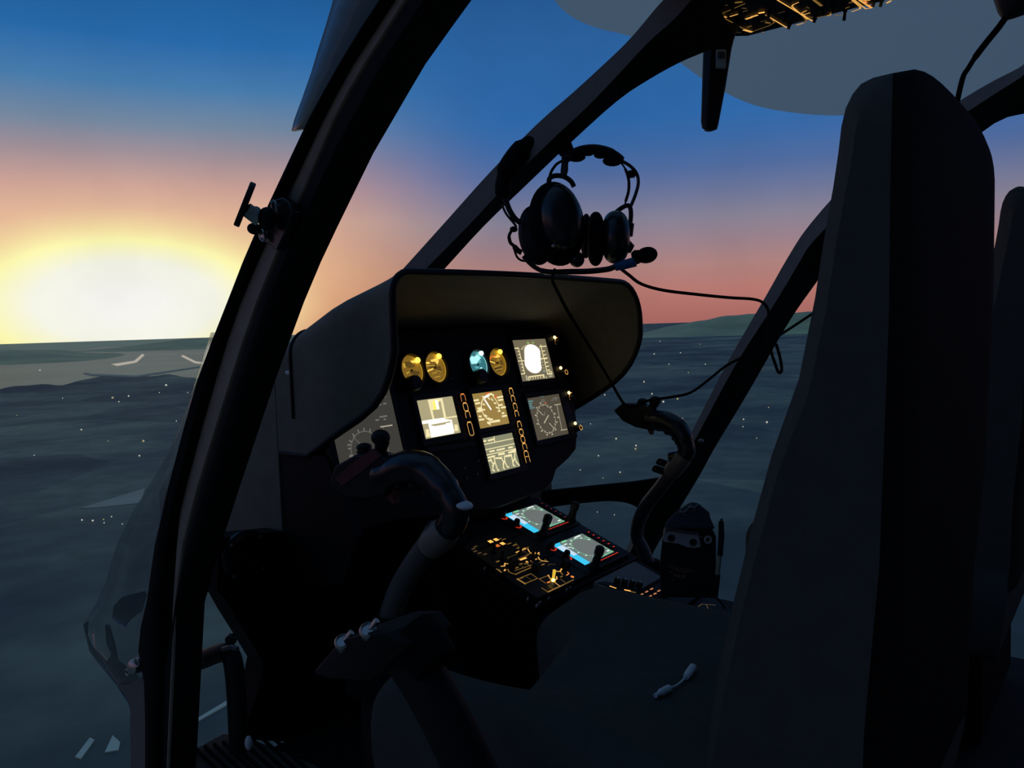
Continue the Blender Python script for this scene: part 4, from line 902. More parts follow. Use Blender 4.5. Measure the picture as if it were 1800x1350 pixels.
# ------------------------------------------------------------------ cyclic sticks
def cyclic(label, X, px, ori, name='cyclic_stick', base_px=None):
    """px: function giving points on the stick's own fore-and-aft plane from traced positions"""
    P = lambda x, y, dx=0.: px(x, y)+V((dx, 0, 0))
    sc_ = ori
    t = thing(name, P(*base_px), label, 'control stick')
    return t, P
def grip(t, P, k):
    """the hooked hand grip; traced on a common drawing of the near stick, k scales the thickness"""
    b = MB(); b.tube(interp([P(*p) for p in ((772, 944), (794, 920), (800, 896), (786, 868), (766, 842), (742, 824), (716, 822), (690, 832), (668, 838))], 4), [r*k for r in [.0205]*4+[.0225]*9+[.025]*5+[.027]*5+[.0275]*5+[.026]*4+[.024]], 14, flat=.9); b.build('grip', 'black_gloss', t)
    b = MB()
    for p, q in (((786, 884), (776, 872)), ((764, 866), (754, 858)), ((738, 852), (728, 850)), ((712, 850), (702, 852))): b.ell((P(*p)+P(*q))/2, (.016*k, 0, 0), (0, .012*k, 0), (0, 0, .010*k), 12, 8)
    b.build('finger_rest', 'black', t)
    b = MB(); b.loft([[P(x, y, -.019*k) for x, y in L]+[P(x, y, .019*k) for x, y in L[::-1]] for L in ([(704, 806), (694, 866)], [(668, 796), (656, 876)], [(640, 796), (622, 872)], [(604, 816), (592, 850)])]); b.build('head', 'black', t, bevel=.004*k)
    b = MB(); b.loft([[P(x, y, -.0205*k), P(x2, y2, -.0205*k), P(x2, y2, -.014*k), P(x, y, -.014*k)] for (x, y), (x2, y2) in (((672, 786), (684, 800)), ((640, 808), (652, 826)), ((606, 836), (618, 850)))]); b.build('side_cover', 'red' if k == 1. else 'black', t)
    b = MB(); b.tube([P(665, 812), P(668, 796), P(672, 776)], [.010*k, .009*k, .012*k], 12); b.ell(P(669, 769), (.015*k, 0, 0), (0, .016*k, 0), (0, 0, .013*k), 14, 8); b.build('hat_switch', 'black', t)
    b = MB(); b.tube([P(644, 804), P(640, 790)], [.011*k, .013*k], 12); b.ell(P(640, 786), (.0135*k, 0, 0), (0, .012*k, 0), (0, 0, .007*k), 14, 8); b.build('trim_button', 'black', t)
    b = MB(); b.lathe(P(680, 806), V((0, .3, 1)), [(.007*k, -.006*k), (.007*k, .006*k), (.004*k, .009*k)], 12); b.build('thumb_button', 'black', t)
    b = MB(); b.lathe(P(686, 800), V((0, .2, 1)), [(.0035*k, 0), (.0035*k, .003*k)], 10); b.build('button_cap', 'metal', t)
    b = MB(); b.loft([[P(x, y, -.007*k), P(x, y, .007*k), P(x2, y2, .007*k), P(x2, y2, -.007*k)] for (x, y), (x2, y2) in (((680, 856), (700, 854)), ((684, 872), (696, 872)), ((694, 884), (698, 884)))]); b.build('trigger', 'red', t, label='small dark red trigger')
M['tan'] = mat('tan_clamp_metal', (.22, .20, .16), .5, metal=.2)
XN, XF = .85, 1.73
nearP = lambda x, y, dx=0.: atX(x, y, XN)+V((dx, 0, 0))
# near stick
t = thing('cyclic_stick', atX(690, 1090, XN), 'near black cyclic stick on a grey tube standing in front of the left seat', 'control stick')
grip(t, nearP, 1.)
M['yellow_reflect'] = mat('yellow_band', (.45, .32, .04), .4)
b = MB(); b.tube([nearP(738, 806, 0), nearP(724, 806, 0), nearP(712, 808)], [.003, .0045, .003], 8); b.build('yellow_mark', 'yellow_reflect', t, label='yellow mark on the crest of the grip')
b = MB(); b.tube(interp([nearP(*p) for p in ((770, 930), (755, 955), (730, 990), (705, 1032), (690, 1072), (684, 1100))], 4), [.0185]*21, 18); b.build('tube', 'tube', t)
b = MB(); b.tube([nearP(786, 930), nearP(780, 937), nearP(764, 952), nearP(756, 962)], [.0215, .024, .024, .021], 18); b.build('clamp', 'tan', t, label='dull metal clamp under the grip')
b = MB(); b.ell(nearP(816, 888, .0), (.014, 0, 0), (0, .012, .004), (0, -.003, .005)); b.build('clamp_tab', 'grey', t, label='pale tab at the back of the clamp')
b = MB(); b.lathe(nearP(684, 1092), V((0, 0, -1)), [(.026, -.012), (.034, 0), (.042, .03), (.06, .07), (.075, .10)], 22); b.build('boot', 'rubber', t)
b = MB(); b.lathe(nearP(684, 1092)+V((0, 0, -.10)), V((0, 0, -1)), [(.05, 0), (.05, .25)], 18); b.build('pedestal', 'black', t)
b = MB(); b.tube(interp([nearP(818, 895, .012), nearP(820, 930, .014), nearP(806, 960, .016), nearP(792, 965, .016)], 4), .0022, 6); b.build('wire', 'rubber', t)
# far stick: the same drawing carried over to its own place
def farP(x, y, dx=0.):
    # similarity from the near drawing to the far one, in the far stick's plane
    A = atX(1213, 798, XF); B = atX(1104, 722, XF); a = nearP(812, 900); b_ = nearP(618, 838)
    v1 = (b_-a); v2 = (B-A); k = v2.length/v1.length
    ang = atan2(v2.z, v2.y)-atan2(v1.z, v1.y); d = nearP(x, y)-a
    return A+V((0, (d.y*cos(ang)-d.z*sin(ang))*k, (d.y*sin(ang)+d.z*cos(ang))*k))+V((dx, 0, 0))
t = thing('cyclic_stick', atX(1120, 985, XF), 'far black cyclic stick with a curved tube standing before the right pillar', 'control stick')
grip(t, farP, .95)
fX = lambda x, y, dx=0.: atX(x, y, XF)+V((dx, 0, 0))
b = MB(); b.tube(interp([fX(*p) for p in ((1190, 818), (1160, 858), (1135, 890), (1122, 920), (1120, 945), (1130, 965), (1140, 990))], 4), [.0165]*25, 18); b.build('tube', 'tube', t)
b = MB(); b.tube([fX(1203, 800), fX(1199, 806), fX(1183, 826), fX(1178, 833)], [.0205, .0225, .0225, .019], 18); b.build('clamp', 'tan', t, label='dull metal clamp under the grip')
for dy in (0, 12):
    b = MB(); b.prism([fX(x, y+dy*.95, -.005-dy*.0006) for x, y in ((1180-dy*.4, 812), (1160-dy*.4, 805), (1156-dy*.4, 808), (1154-dy*.4, 814), (1158-dy*.4, 817), (1178-dy*.4, 824))], (.006, 0, 0)); o = b.build('cable_tab', 'black', t, bevel=.001)
    b = MB(); b.lathe(fX(1162-dy*.5, 811+dy*.95, -.006-dy*.0006), (-1, 0, 0), [(.0028, -.001), (.0028, .001)], 10); b.build('rivet', 'alu', o)
b = MB(); b.ell(fX(1232, 775), (.01, 0, 0), (0, .006, 0), (0, 0, .005)); b.build('clamp_tab', 'alu', t)
b = MB(); b.lathe(fX(1142, 992), V((0, 0, -1)), [(.024, -.01), (.03, 0), (.04, .03), (.07, .08), (.07, .25)], 22); b.build('boot', 'rubber', t)
# ------------------------------------------------------------------ collective lever beside the left seat
XK = .50
kP = lambda x, y, dx=0.: atX(x, y, XK)+V((dx, 0, 0))
t = thing('collective_lever', kP(820, 1340), 'thick black collective lever with two toggles on its head, beside the near seat', 'lever')
b = MB(); b.tube(interp([kP(*p) for p in ((716, 1150), (745, 1195), (776, 1250), (806, 1310), (850, 1400), (900, 1480))], 4), [.024]*21, 16, flat=.9); b.build('shaft', 'panel', t)
b = MB(); secs = []
for (x0, y0), (x1, y1), w in (((758, 1118), (690, 1178), .030), ((730, 1092), (660, 1172), .034), ((690, 1092), (625, 1172), .034), ((640, 1108), (592, 1166), .030), ((618, 1130), (590, 1158), .022)):
    secs.append([kP(x0, y0, -w), kP(x0, y0, w), kP(x1, y1, w), kP(x1, y1, -w)])
b.loft(secs); hd = b.build('head', 'panel', t, bevel=.006, seg=3)
b = MB(); b.tube([kP(768, 1170), kP(745, 1140), kP(726, 1120)], [.022, .026, .028], 14); b.build('collar', 'rubber', t)
for x, y in ((646, 1112), (690, 1092)):
    b = MB(); q = kP(x, y, -.03); ax = V((-.55, -.35, .75)).normalized(); b.lathe(q, ax, [(.008, -.006), (.008, .003), (.0062, .005), (.0062, .003), (.004, .003)], 18); o = b.build('toggle_switch', 'metal', t)
    b = MB(); b.tube([q, q+ax*.010+V((.010, -.004, .003))], [.0022, .003], 10); b.build('bat', 'metal', o)

# ------------------------------------------------------------------ pilot seats
SX = .83; NXC = .80
def cushion_z(x, y):
    u = (x-.815); v_ = x-.745
    z = -.383 - .055*max(0, x-.65) - .018*max(0, 1-(abs(u)/.19)**2)                    # dished middle between the side bolsters
    fy = min(1, max(0, (y-.42)/.20)); fy = fy*fy*(3-2*fy)
    z -= .042*math.exp(-(v_/.075)**2)*fy                            # valley running out into the front notch
    z -= .03*max(0, (.42-y)/.2)
    return z
def cushion_front(x, cut=0.):
    u = x-NXC; e = max(0, (.07-(x-.57))/.07, (.07-(1.065-x))/.07)
    return .70 - cut - .085/(1+math.exp((abs(u)-.088)/.010)) - .03*e*e
def make_seat(label, cut=0.):
    t = thing('pilot_seat', (SX, .42, -.75), label, 'seat')
    b = MB(); NX, NY = 72, 44; x0, x1 = .57, 1.065; r = .055; top = []
    for i in range(NX+1):
        x = x0+(x1-x0)*i/NX; yf = cushion_front(x, cut); L = []
        for j in range(NY+1):
            q = j/NY; y = .16+(yf-.16)*(1-(1-q)**1.6)
            d = min(x-x0, x1-x, (yf-y)*(.85 if abs(x-NXC) > .06 else 1))
            z = cushion_z(x, y+cut*min(1, max(0, (y-.3)/.3)))
            if d < r: z -= r*(1-sqrt(max(0, 1-((r-d)/r)**2)))
            L.append(V((x, y, z)))
        top.append(L)
    b.loft(top, closed=False, cap=False)
    per = [top[i][0] for i in range(NX+1)]+[top[NX][j] for j in range(1, NY+1)]+[top[i][NY] for i in range(NX-1, -1, -1)]+[top[0][j] for j in range(NY-1, 0, -1)]
    c = V((SX, .42, 0)); rings = [per]
    for dz, k in ((-.47, 1.0), (-.52, .985), (-.56, .96), (-.575, .92)):
        rings.append([V((c.x+(p.x-c.x)*k, c.y+(p.y-c.y)*k, min(p.z-.002, dz) if dz > -.5 else dz)) for p in per])
    b.loft(rings, cap=False); b.add(rings[-1], [list(range(len(per)))])
    b.build('cushion', 'fabric', t, smooth=60)
    # backrest
    tab_f = [(-.46, .305), (-.38, .297), (-.28, .280), (-.19, .257), (-.13, .243), (-.06, .216), (0, .203), (.065, .193), (.11, .185), (.14, .182), (.25, .176)]
    tab_r = [(-.46, .152), (-.30, .147), (-.18, .137), (0, .131), (.25, .130)]
    b = MB(); secs = []
    lv = [0, .06, .15, .25, .35, .45, .55, .65, .75, .83, .88, .92, .95, .97, .985, .995, 1.0]
    for t_ in lv:
        L = []; ins = 0
        if t_ > .945: ins = .018*(1-sqrt(max(0, 1-((t_-.945)/.055)**2)))
        def pt(x, fr, sideins=0):
            zt = .155+.037*(1-abs((x-SX)/.245)**3); z = -.46+t_*(zt+.46)
            yf, yr = lerp_tab(tab_f, z), lerp_tab(tab_r, z); return x, yf-ins*.8, yr+ins*.35, z
        hw = .235 - (.006*max(0, (t_-.80)/.2)**2) - ins*1.5
        xs_f = []
        for k in range(13):                                    # front face, left to right, slightly concave with rounded corners
            u = -1+2*k/12; x = SX+hw*u; x_, yf, yr, z = pt(x, 1); e = max(0, (abs(u)-.80)/.20)
            dish = -.018*max(0, 1-(u/.75)**2)*(1 if t_ < .9 else .3)
            L.append(V((x, yf+dish-.022*(1-sqrt(max(0, 1-e*e))), z)))
        for k in range(13):
            u = 1-2*k/12; x = SX+hw*u; x_, yf, yr, z = pt(x, 0); e = max(0, (abs(u)-.86)/.14)
            L.append(V((x, yr+.007*(1-sqrt(max(0, 1-e*e))), z)))
        secs.append(L)
    b.loft(secs)
    for q, f in enumerate(b.f):
        if len(f) == 4 and 13 <= f[0] % 26 <= 24: b.m[q] = 1  # rear fabric faces painted near black for the unlit back
    b.build('backrest', ['fabric', 'shell'], t, smooth=50)
    b = MB(); b.loft([[V((SX-.20, .20, z)), V((SX+.20, .20, z)), V((SX+.20, .58, z)), V((SX-.20, .58, z))] for z in (-.748, -.574)]); b.build('seat_base', 'shell', t, bevel=.01)
    return t
s1 = make_seat('large dark grey near pilot seat with a tall backrest filling the right of the picture')
s2 = make_seat('far pilot seat showing only as a dark backrest edge at the right border', .10); s2.o.location = s2.o.location+V((.85, 0, .015))
# white cable in the fold of the near seat
def on_seat(x, y, up=.004):
    z = -.40
    for _ in range(12):
        p = atZ(x, y, z); z = cushion_z(p.x, max(p.y, .2))+up
    return atZ(x, y, z)
wc = thing('white_cable', on_seat(1180, 1205), 'short white cable with two plug ends in the fold of the near seat', 'cable')
b = MB(); b.tube([on_seat(1152, 1223), on_seat(1160, 1219), on_seat(1162, 1218), on_seat(1176, 1210)], [.0025, .0028, .0045, .0042], 10); b.build('plug', 'white', wc)
b = MB(); b.tube([on_seat(1206, 1190), on_seat(1209, 1186), on_seat(1218, 1173)], [.0035, .0045, .0048], 10); b.build('plug', 'white', wc)
b = MB(); b.tube(interp([on_seat(1176, 1210), on_seat(1192, 1203), on_seat(1206, 1190)], 4), .0013, 6); b.build('wire', 'white', wc)
# ------------------------------------------------------------------ headsets hanging on the centre post
D0 = 1.55; PXM = D0/F_PX
def hp(x, y, d=0.): return atD(860+x/5, 220+y/5, D0+d)      # traced from an enlarged view
def px_(x, y, d=0.): return atD(x, y, D0+d)
hook = thing('headset_hook', px_(985, 240), 'black hook bracket under the centre post that the headsets hang from', 'hook')
b = MB(); b.loft([[hp(x0, y, -.012), hp(x1, y, -.012), hp(x1, y, .012), hp(x0, y, .012)] for y, x0, x1 in ((90, 590, 730), (150, 590, 722), (205, 594, 742), (240, 606, 744), (275, 620, 716))]); b.build('bracket', 'black', hook, bevel=.003)
b = MB(); b.tube(interp([hp(665, 250), hp(668, 300, -.01), hp(690, 300, -.03), hp(700, 270, -.035)], 4), .006, 10); b.build('peg', 'black', hook)
# headset seen face-on, in front
hA = thing('headset', hp(590, 880, -.03), 'black headset seen face-on with one large oval ear cup, hanging in front', 'headset')
b = MB(); b.tube([hp(668, 262, -.02), hp(665, 330, -.022), hp(660, 400, -.024), hp(655, 440, -.026)], [.0085, .0075, .0085, .007], 10, flat=.6); b.build('headband', 'black', hA)
b = MB(); b.tube(interp([hp(525, 520, -.02), hp(530, 470, -.022), hp(575, 445, -.024), hp(650, 450, -.025), hp(715, 490, -.022), hp(745, 540, -.018)], 4), .0048, 10); b.build('yoke', 'black', hA)
b = MB(); b.tube(interp([hp(520, 500, .0), hp(545, 410, .004), hp(590, 345, .008), hp(640, 315, .01)], 4), .0028, 8); b.build('cable_guide', 'rubber', hA)
ang = radians(9); a1 = CR*cos(ang)+CU*sin(ang); a2 = CU*cos(ang)-CR*sin(ang)
b = MB(); b.lathe(hp(588, 878, .0), -CF, [(.96, 0), (1.0, .008), (1.0, .016), (.9, .026), (.72, .031)], 36, sx=.0815, sy=.0535, e1=a2) if False else None
secs = []
for r_, h_ in ((.93, .0), (1.0, .007), (1.0, .015), (.93, .024), (.80, .029)):
    secs.append([hp(588, 878, .0)-CF*h_+(a1*cos(2*pi*k/36)*.0535+a2*sin(2*pi*k/36)*.0815)*r_ for k in range(36)])
b = MB(); b.loft(secs); b.build('ear_seal', 'rubber', hA, smooth=60)
secs = []
for r_, h_ in ((1.0, .026), (1.0, .034), (.97, .043), (.88, .052), (.70, .058), (.45, .061), (.2, .062)):
    secs.append([hp(624, 846, .0)-CF*h_+(a1*cos(2*pi*k/36)*(.0395)+a2*sin(2*pi*k/36)*.064)*r_ for k in range(36)])
b = MB(); b.loft(secs); b.build('ear_cup', 'black_gloss', hA, smooth=60)
b = MB(); b.ell(hp(570, 1060, -.05), CR*.006, CU*.003, CF*.004, 12, 8); b.build('badge', 'metal', hA, label='small shiny badge low on the cup')
secs = []
for r_, h_ in ((.8, .0), (1.0, .008), (1.0, .03), (.75, .042)):
    secs.append([hp(410, 985, .05)-CF*h_+(a1*cos(2*pi*k/30)*.035+a2*sin(2*pi*k/30)*.058)*r_ for k in range(30)])
b = MB(); b.loft(secs); b.build('ear_cup', 'black', hA, smooth=60)
b = MB(); b.ell(hp(770, 1180, -.01), CR*.015, CU*.0155, CF*.014, 16, 10); b.build('volume_knob', 'black_gloss', hA)
# headset spread sideways, behind
hB = thing('headset', px_(1083, 418), 'black headset with a spread padded headband and a ball microphone, hanging behind', 'headset')
b = MB(); b.tube(interp([px_(x, y, .02) for x, y in ((1000, 276), (1008, 270), (1024, 264), (1045, 262), (1066, 266), (1083, 274), (1094, 284))], 4), [.004]+[.0075]*3+[.0095]*15+[.0085]*5+[.004], 12); b.build('headband', 'black', hB)
for x, y, r_ in ((1013, 276, .0125), (1034, 268, .0085), (1056, 272, .0095), (1077, 283, .0135)):
    b = MB(); b.ell(px_(x, y, .015), CR*r_*1.5, CU*r_*.75, CF*.014, 14, 8); b.build('pad', 'rubber', hB)
b = MB(); b.tube(interp([px_(x, y, .02) for x, y in ((1093, 283), (1108, 292), (1119, 305), (1122, 322), (1117, 342), (1109, 362))], 4), .0034, 8); b.build('spring_wire', 'black_gloss', hB)
b = MB(); b.tube(interp([px_(x, y, .02) for x, y in ((1092, 286), (1100, 299), (1105, 316), (1105, 335), (1101, 350), (1098, 360))], 4), [.0018]*4+[.003]*14+[.0015]*3, 8); b.build('slider', 'black', hB)
b = MB(); b.rbox(px_(1110, 306, .02), CR*.0075+CU*.001, CU*.0065, CF*.006, .25); b.build('clip', 'black', hB)
b = MB(); b.tube(interp([px_(x, y, .01) for x, y in ((1082, 374), (1092, 366), (1103, 361), (1108, 366), (1109, 380), (1107, 398))], 4), [.0045]*21, 8); b.build('yoke', 'black', hB)
def edgecup(name, m, cx, cy, rx, ry, d, p=.7):
    k = MB(); tl = radians(6); x_ = CR*cos(tl)+CU*sin(tl)*0; k.ell(px_(cx, cy, d), CU*ry*PXM, CF*.036, CR*rx*PXM, 24, 14, p=p); k.build(name, m, hB, smooth=60)
edgecup('ear_seal', 'rubber', 1047, 420, 15, 48, .0, .6); edgecup('ear_cup', 'black_gloss', 1082, 417, 24, 47, .0, .6); edgecup('ear_seal', 'rubber', 1030, 415, 9, 40, .03, .6)
b = MB(); b.tube([px_(1093, 392), px_(1106, 398), px_(1105, 415)], [.010, .011, .008], 12); b.build('cup_pivot', 'black', hB)
b = MB(); b.rbox(px_(1101, 416, -.005), CR*.0045, CU*.0105, CF*.004, .3); b.build('pivot_plate', 'grey', hB, label='grey pivot plate')
b = MB(); b.tube([px_(1092, 432), px_(1104, 434), px_(1112, 438)], [.012, .013, .008], 12); b.build('boom_pivot', 'black', hB)
b = MB(); b.tube(interp([hp(x, y, .0) for x, y in ((540, 150), (430, 150), (320, 190), (220, 300), (150, 420), (120, 540), (130, 640))], 4), [.008]+[.017]*8+[.021]*8+[.016]*6+[.01]*2, 12); b.build('pad', 'rubber', hB)
b = MB(); b.tube(interp([hp(x, y, .0) for x, y in ((140, 640), (175, 740), (225, 820), (280, 860))], 4), .0055, 8); b.build('slider', 'black', hB)
b = MB(); b.tube(interp([hp(x, y, .0) for x, y in ((112, 700), (150, 780), (215, 860), (240, 895))], 4), .0024, 8); b.build('spring_wire', 'black_gloss', hB)
b = MB(); b.ell(hp(215, 915), CR*.008, CU*.006, CF*.007, 12, 8); b.tube(interp([hp(x, y) for x, y in ((205, 915), (175, 970), (185, 1030), (215, 1060), (250, 1100), (285, 1120))], 4), [.003]*5+[.0035]*8+[.0055]*8, 8); b.tube(interp([hp(x, y) for x, y in ((210, 1060), (240, 1150), (275, 1185), (320, 1195))], 4), .0022, 8); b.build('cup_cable', 'rubber', hB)
b = MB(); b.tube(interp([hp(x, y, -.02) for x, y in ((300, 1150), (370, 1225), (450, 1275), (540, 1292), (700, 1288), (860, 1285), (1000, 1272), (1080, 1255), (1160, 1210))], 4), [.0045]*9+[.0055]*24, 10); b.build('boom', 'black_gloss', hB)
b = MB(); b.tube([hp(1105, 1248, -.022), hp(1180, 1228, -.022), hp(1285, 1200, -.022)], [.0075, .009, .0095], 12, flat=.8); b.build('boom_band', 'blue', hB, label='blue band on the microphone boom')
b = MB(); b.tube([hp(1262, 1168, -.022), hp(1290, 1160, -.022), hp(1330, 1150, -.022)], [.011, .014, .012], 14); b.ell(hp(1385, 1142, -.022), CR*.0205+CU*.004, CU*.0155-CR*.003, CF*.016, 18, 12); b.build('microphone', 'rubber', hB, label='round foam microphone')
# cords
def cord(name, label, pts, r=.0026, parent=None):
    b = MB(); b.tube(interp([atD(x, y, d) for x, y, d in pts], 5), r, 8); o = b.build(name, 'rubber', parent, smooth=80)
    return o if parent else tag(o, label, 'cord')
cord('cord', 'black cord sagging from the headsets past the far cyclic stick to the right pillar', [(975, 474, 1.54), (971, 492, 1.50), (980, 512, 1.48), (994, 540, 1.48), (1016, 577, 1.50), (1046, 625, 1.56), (1074, 672, 1.66), (1090, 700, 1.75), (1100, 712, 1.79), (1114, 715, 1.79), (1140, 704, 1.80), (1180, 698, 1.82), (1214, 690, 1.84), (1245, 668, 1.85), (1275, 644, 1.84), (1308, 626, 1.83), (1350, 602, 1.80), (1400, 570, 1.78), (1460, 530, 1.76)], .0032, hB)
cord('cord', 'black cord running level from the microphone to a hanging loop at the right pillar', [(1088, 470, 1.56), (1105, 483, 1.58), (1127, 499, 1.60), (1165, 510, 1.63), (1220, 517, 1.68), (1280, 523, 1.73), (1324, 526, 1.77), (1342, 533, 1.78), (1351, 549, 1.78), (1350, 580, 1.78), (1354, 612, 1.78), (1363, 641, 1.78), (1369, 655, 1.78), (1374, 650, 1.78), (1371, 628, 1.78), (1364, 604, 1.78)], .0034, hB)
# ------------------------------------------------------------------ overhead panel, lever and lamp
ZO = .55
def zo(x, y): p = atZ(1240+x/5, y/5, ZO); return p.x, p.y
def ovh(a, b_, c=0.): return V((a, b_, ZO-c))          # c = distance below the panel face
q0 = zo(250, 330); q1 = zo(1800, 0)
xr_ = (q0[0]+q1[0])/2
op = thing('overhead_console', ovh(1.29, .35), 'black overhead switch panel with amber lit lines at the top of the picture', 'overhead panel')
b = MB(); b.loft([[ovh(x, y, -.002) for x, y in ((1.13, .655), (xr_-.03, .655), (xr_, .62), (xr_, -.25), (1.13, -.25))], [ovh(x, y, -.045) for x, y in ((1.11, .69), (xr_+.0, .69), (xr_+.005, .64), (xr_+.005, -.27), (1.11, -.27))]]); b.build('housing', 'panel', op, bevel=.004)
s = Sym(zo, ovh, .0004)
s.line([(345, 30), (260, 68)], .0022, 'amber_d'); s.line([(218, 86), (125, 126)], .0022, 'amber_d'); s.line([(130, 138), (345, 256)], .0024, 'amber_d'); s.line([(345, 262), (400, 278)], .0065, 'amber'); s.line([(150, 140), (180, 150)], .004, 'amber')
s.line([(222, 142), (278, 124)], .0036, 'amber'); s.line([(372, 236), (400, 228)], .0034, 'amber_d'); s.line([(425, 272), (560, 224), (606, 196), (596, 180), (530, 128)], .0020, 'amber_d'); s.line([(480, 112), (505, 108)], .0060, 'annun'); s.line([(530, 130), (720, 244)], .0026, 'amber'); s.line([(720, 244), (732, 240)], .003, 'amber_d')
for x, y in ((380, 158), (432, 138)): s.line([(x-14, y+5), (x+14, y-4)], .0065, 'amber')
s.line([(275, 20), (310, 16)], .006, 'amber_d'); s.line([(330, 70), (352, 72)], .004, 'amber_dd'); s.line([(335, 100), (365, 90)], .003, 'amber_dd'); s.line([(490, 190), (535, 178)], .0024, 'amber_dd'); s.line([(535, 196), (560, 200)], .005, 'amber_d'); s.line([(640, 115), (695, 98)], .0020, 'amber_dd'); s.line([(500, 280), (512, 284)], .003, 'amber_d')
s.line([(635, 0), (940, 182)], .0026, 'amber'); s.line([(815, 20), (770, 40), (760, 55), (840, 125), (935, 180)], .0026, 'amber'); s.line([(830, 108), (890, 182), (865, 200)], .0024, 'amber_d'); s.line([(865, 200), (805, 218)], .0028, 'amber'); s.line([(850, 110), (885, 92)], .0024, 'amber'); s.line([(870, 125), (915, 112)], .0026, 'amber'); s.line([(900, 150), (938, 150)], .0024, 'amber_d'); s.line([(845, 120), (900, 165)], .0040, 'amber')
s.line([(955, 0), (1018, 48)], .0050, 'amber_d'); s.line([(890, 60), (910, 70)], .003, 'amber_dd'); s.line([(985, 150), (1085, 132), (1110, 105)], .0022, 'amber_d'); s.line([(1080, 134), (1096, 128)], .0040, 'amber'); s.line([(1145, 130), (1160, 138), (1240, 118)], .0028, 'amber_d')
s.line([(1290, 0), (1362, 60), (1360, 75), (1290, 100)], .0026, 'amber'); s.line([(1310, 0), (1410, 76), (1440, 72)], .0024, 'amber'); s.line([(1355, 0), (1460, 68)], .0034, 'amber'); s.line([(1400, 10), (1415, 22)], .0045, 'amber_o'); s.line([(1430, 45), (1455, 62)], .0050, 'amber_o'); s.line([(1235, 70), (1260, 60)], .0026, 'amber_d'); s.line([(1270, 22), (1290, 18)], .004, 'amber_d'); s.line([(1510, 45), (1545, 36)], .0028, 'amber_d'); s.line([(1600, 22), (1625, 8)], .0045, 'amber'); s.line([(1470, 40), (1480, 38)], .003, 'amber_d'); s.line([(1380, 0), (1440, 0)], .0036, 'amber'); s.line([(180, 44), (190, 42)], .003, 'amber_dd'); s.line([(265, 280), (310, 285)], .0016, 'amber_dd')
s.done('legend', op)
for x, y, h_, m_ in ((780, 258, .003, 'black'), (1002, 200, .003, 'black'), (1268, 136, .013, 'black'), (1582, 54, .005, 'gold'), (560, 110, .006, 'black'), (700, 150, .006, 'black'), (1130, 60, .006, 'black'), (460, 215, .005, 'black'), (300, 190, .005, 'black'), (1480, 20, .004, 'gold'), (1040, 90, .006, 'black')):
    a, bb = zo(x, y); a = min(a, xr_-.008); q_ = MB(); q_.lathe(ovh(a, bb, -.001), (0, 0, -1), [(.004, 0), (.004, .002), (.003, .003)], 12); q_.tube([ovh(a, bb, .001), ovh(a, bb+.002, .003+h_)], [.0026, .0032], 10); q_.build('toggle', m_, op)
LV = [((1240, 40), (1300, 40)), ((1237, 70), (1290, 70)), ((1236, 92), (1286, 86)), ((1234, 150), (1276, 150)), ((1232, 214), (1263, 218)), ((1234, 227), (1260, 229))]
b = MB(); b.loft([[atD(x0, y0, 1.475), atD(x0+(x1-x0)*.32, y0, 1.462), atD(x1, y1, 1.468), atD(x1, y1, 1.50), atD(x0, y0, 1.50)] for (x0, y0), (x1, y1) in LV]); lv = b.build('lever', 'black', op, bevel=.003, label='black tapered lever hanging down')
b = MB(); b.rbox((atD(1258, 90, 1.462)+atD(1275, 120, 1.466))/2, CR*.0088, CU*.0168, CF*.005, .2); o = b.build('button', 'grey', lv, label='small grey rocker button')
b = MB(); b.rbox(atD(1268, 97, 1.455), CR*.0062, CU*.006, CF*.0022, .2); b.build('rocker', 'alu', o)
b = MB(); b.ell(atD(1247, 228, 1.475), CR*.010, CU*.003, CF*.008, 14, 8); b.build('tip', 'alu', lv)
ml = thing('map_lamp', atD(1790, 5, 1.1), 'dark overhead lamp at the top right corner with its cord hanging behind the near seat', 'lamp')
b = MB(); b.tube([atD(1800, -60, 1.1), atD(1800, -25, 1.1), atD(1785, 0, 1.1), atD(1772, 22, 1.1), atD(1768, 32, 1.1)], [.03, .033, .030, .014, .005], 16); b.build('head', 'black', ml)
b = MB(); b.tube(interp([atD(x, y, d) for x, y, d in ((1770, 28, 1.1), (1754, 50, 1.1), (1736, 72, 1.1), (1716, 98, 1.1), (1702, 120, 1.1), (1692, 138, 1.1), (1680, 190, 1.1))], 4), [.0045]*13+[.0036]*12, 8); b.build('cord', 'rubber', ml)
# ------------------------------------------------------------------ kneeboard and pen
DK = 1.50
def kb(x, y, d=0.): return atD(1140+x/6.75, 860+y/6.75, DK+d)
kn = thing('kneeboard', kb(500, 1290), 'black pilot kneeboard with a metal clip, copper wings and gold lettering, propped on the console', 'kneeboard')
b = MB(); b.loft([[kb(x, y, d) for x, y in ((150, 1280), (130, 900), (180, 440), (760, 470), (800, 560), (800, 1290))] for d in (0, .014)]); b.build('board', 'board', kn, bevel=.002)
b = MB()
def clipq(pts, d0, d1): return b.loft([[kb(x, y, d0) for x, y in pts], [kb(x, y, d1) for x, y in pts]])
clipq([(180, 480), (200, 455), (585, 515), (600, 560), (625, 690), (540, 700), (460, 690), (360, 650), (180, 625), (172, 560)], -.008, 0); cl = b.build('clip', 'clip', kn, bevel=.001, label='dull metal clip')
b = MB(); b.tube([kb(185, 520, -.010), kb(200, 462, -.011), kb(390, 492, -.012), kb(585, 522, -.011)], [.0018]*4, 8); b.tube([kb(205, 482, -.010), kb(390, 510, -.0105), kb(578, 538, -.010)], .0012, 8); b.build('spring_roll', 'metal', cl)
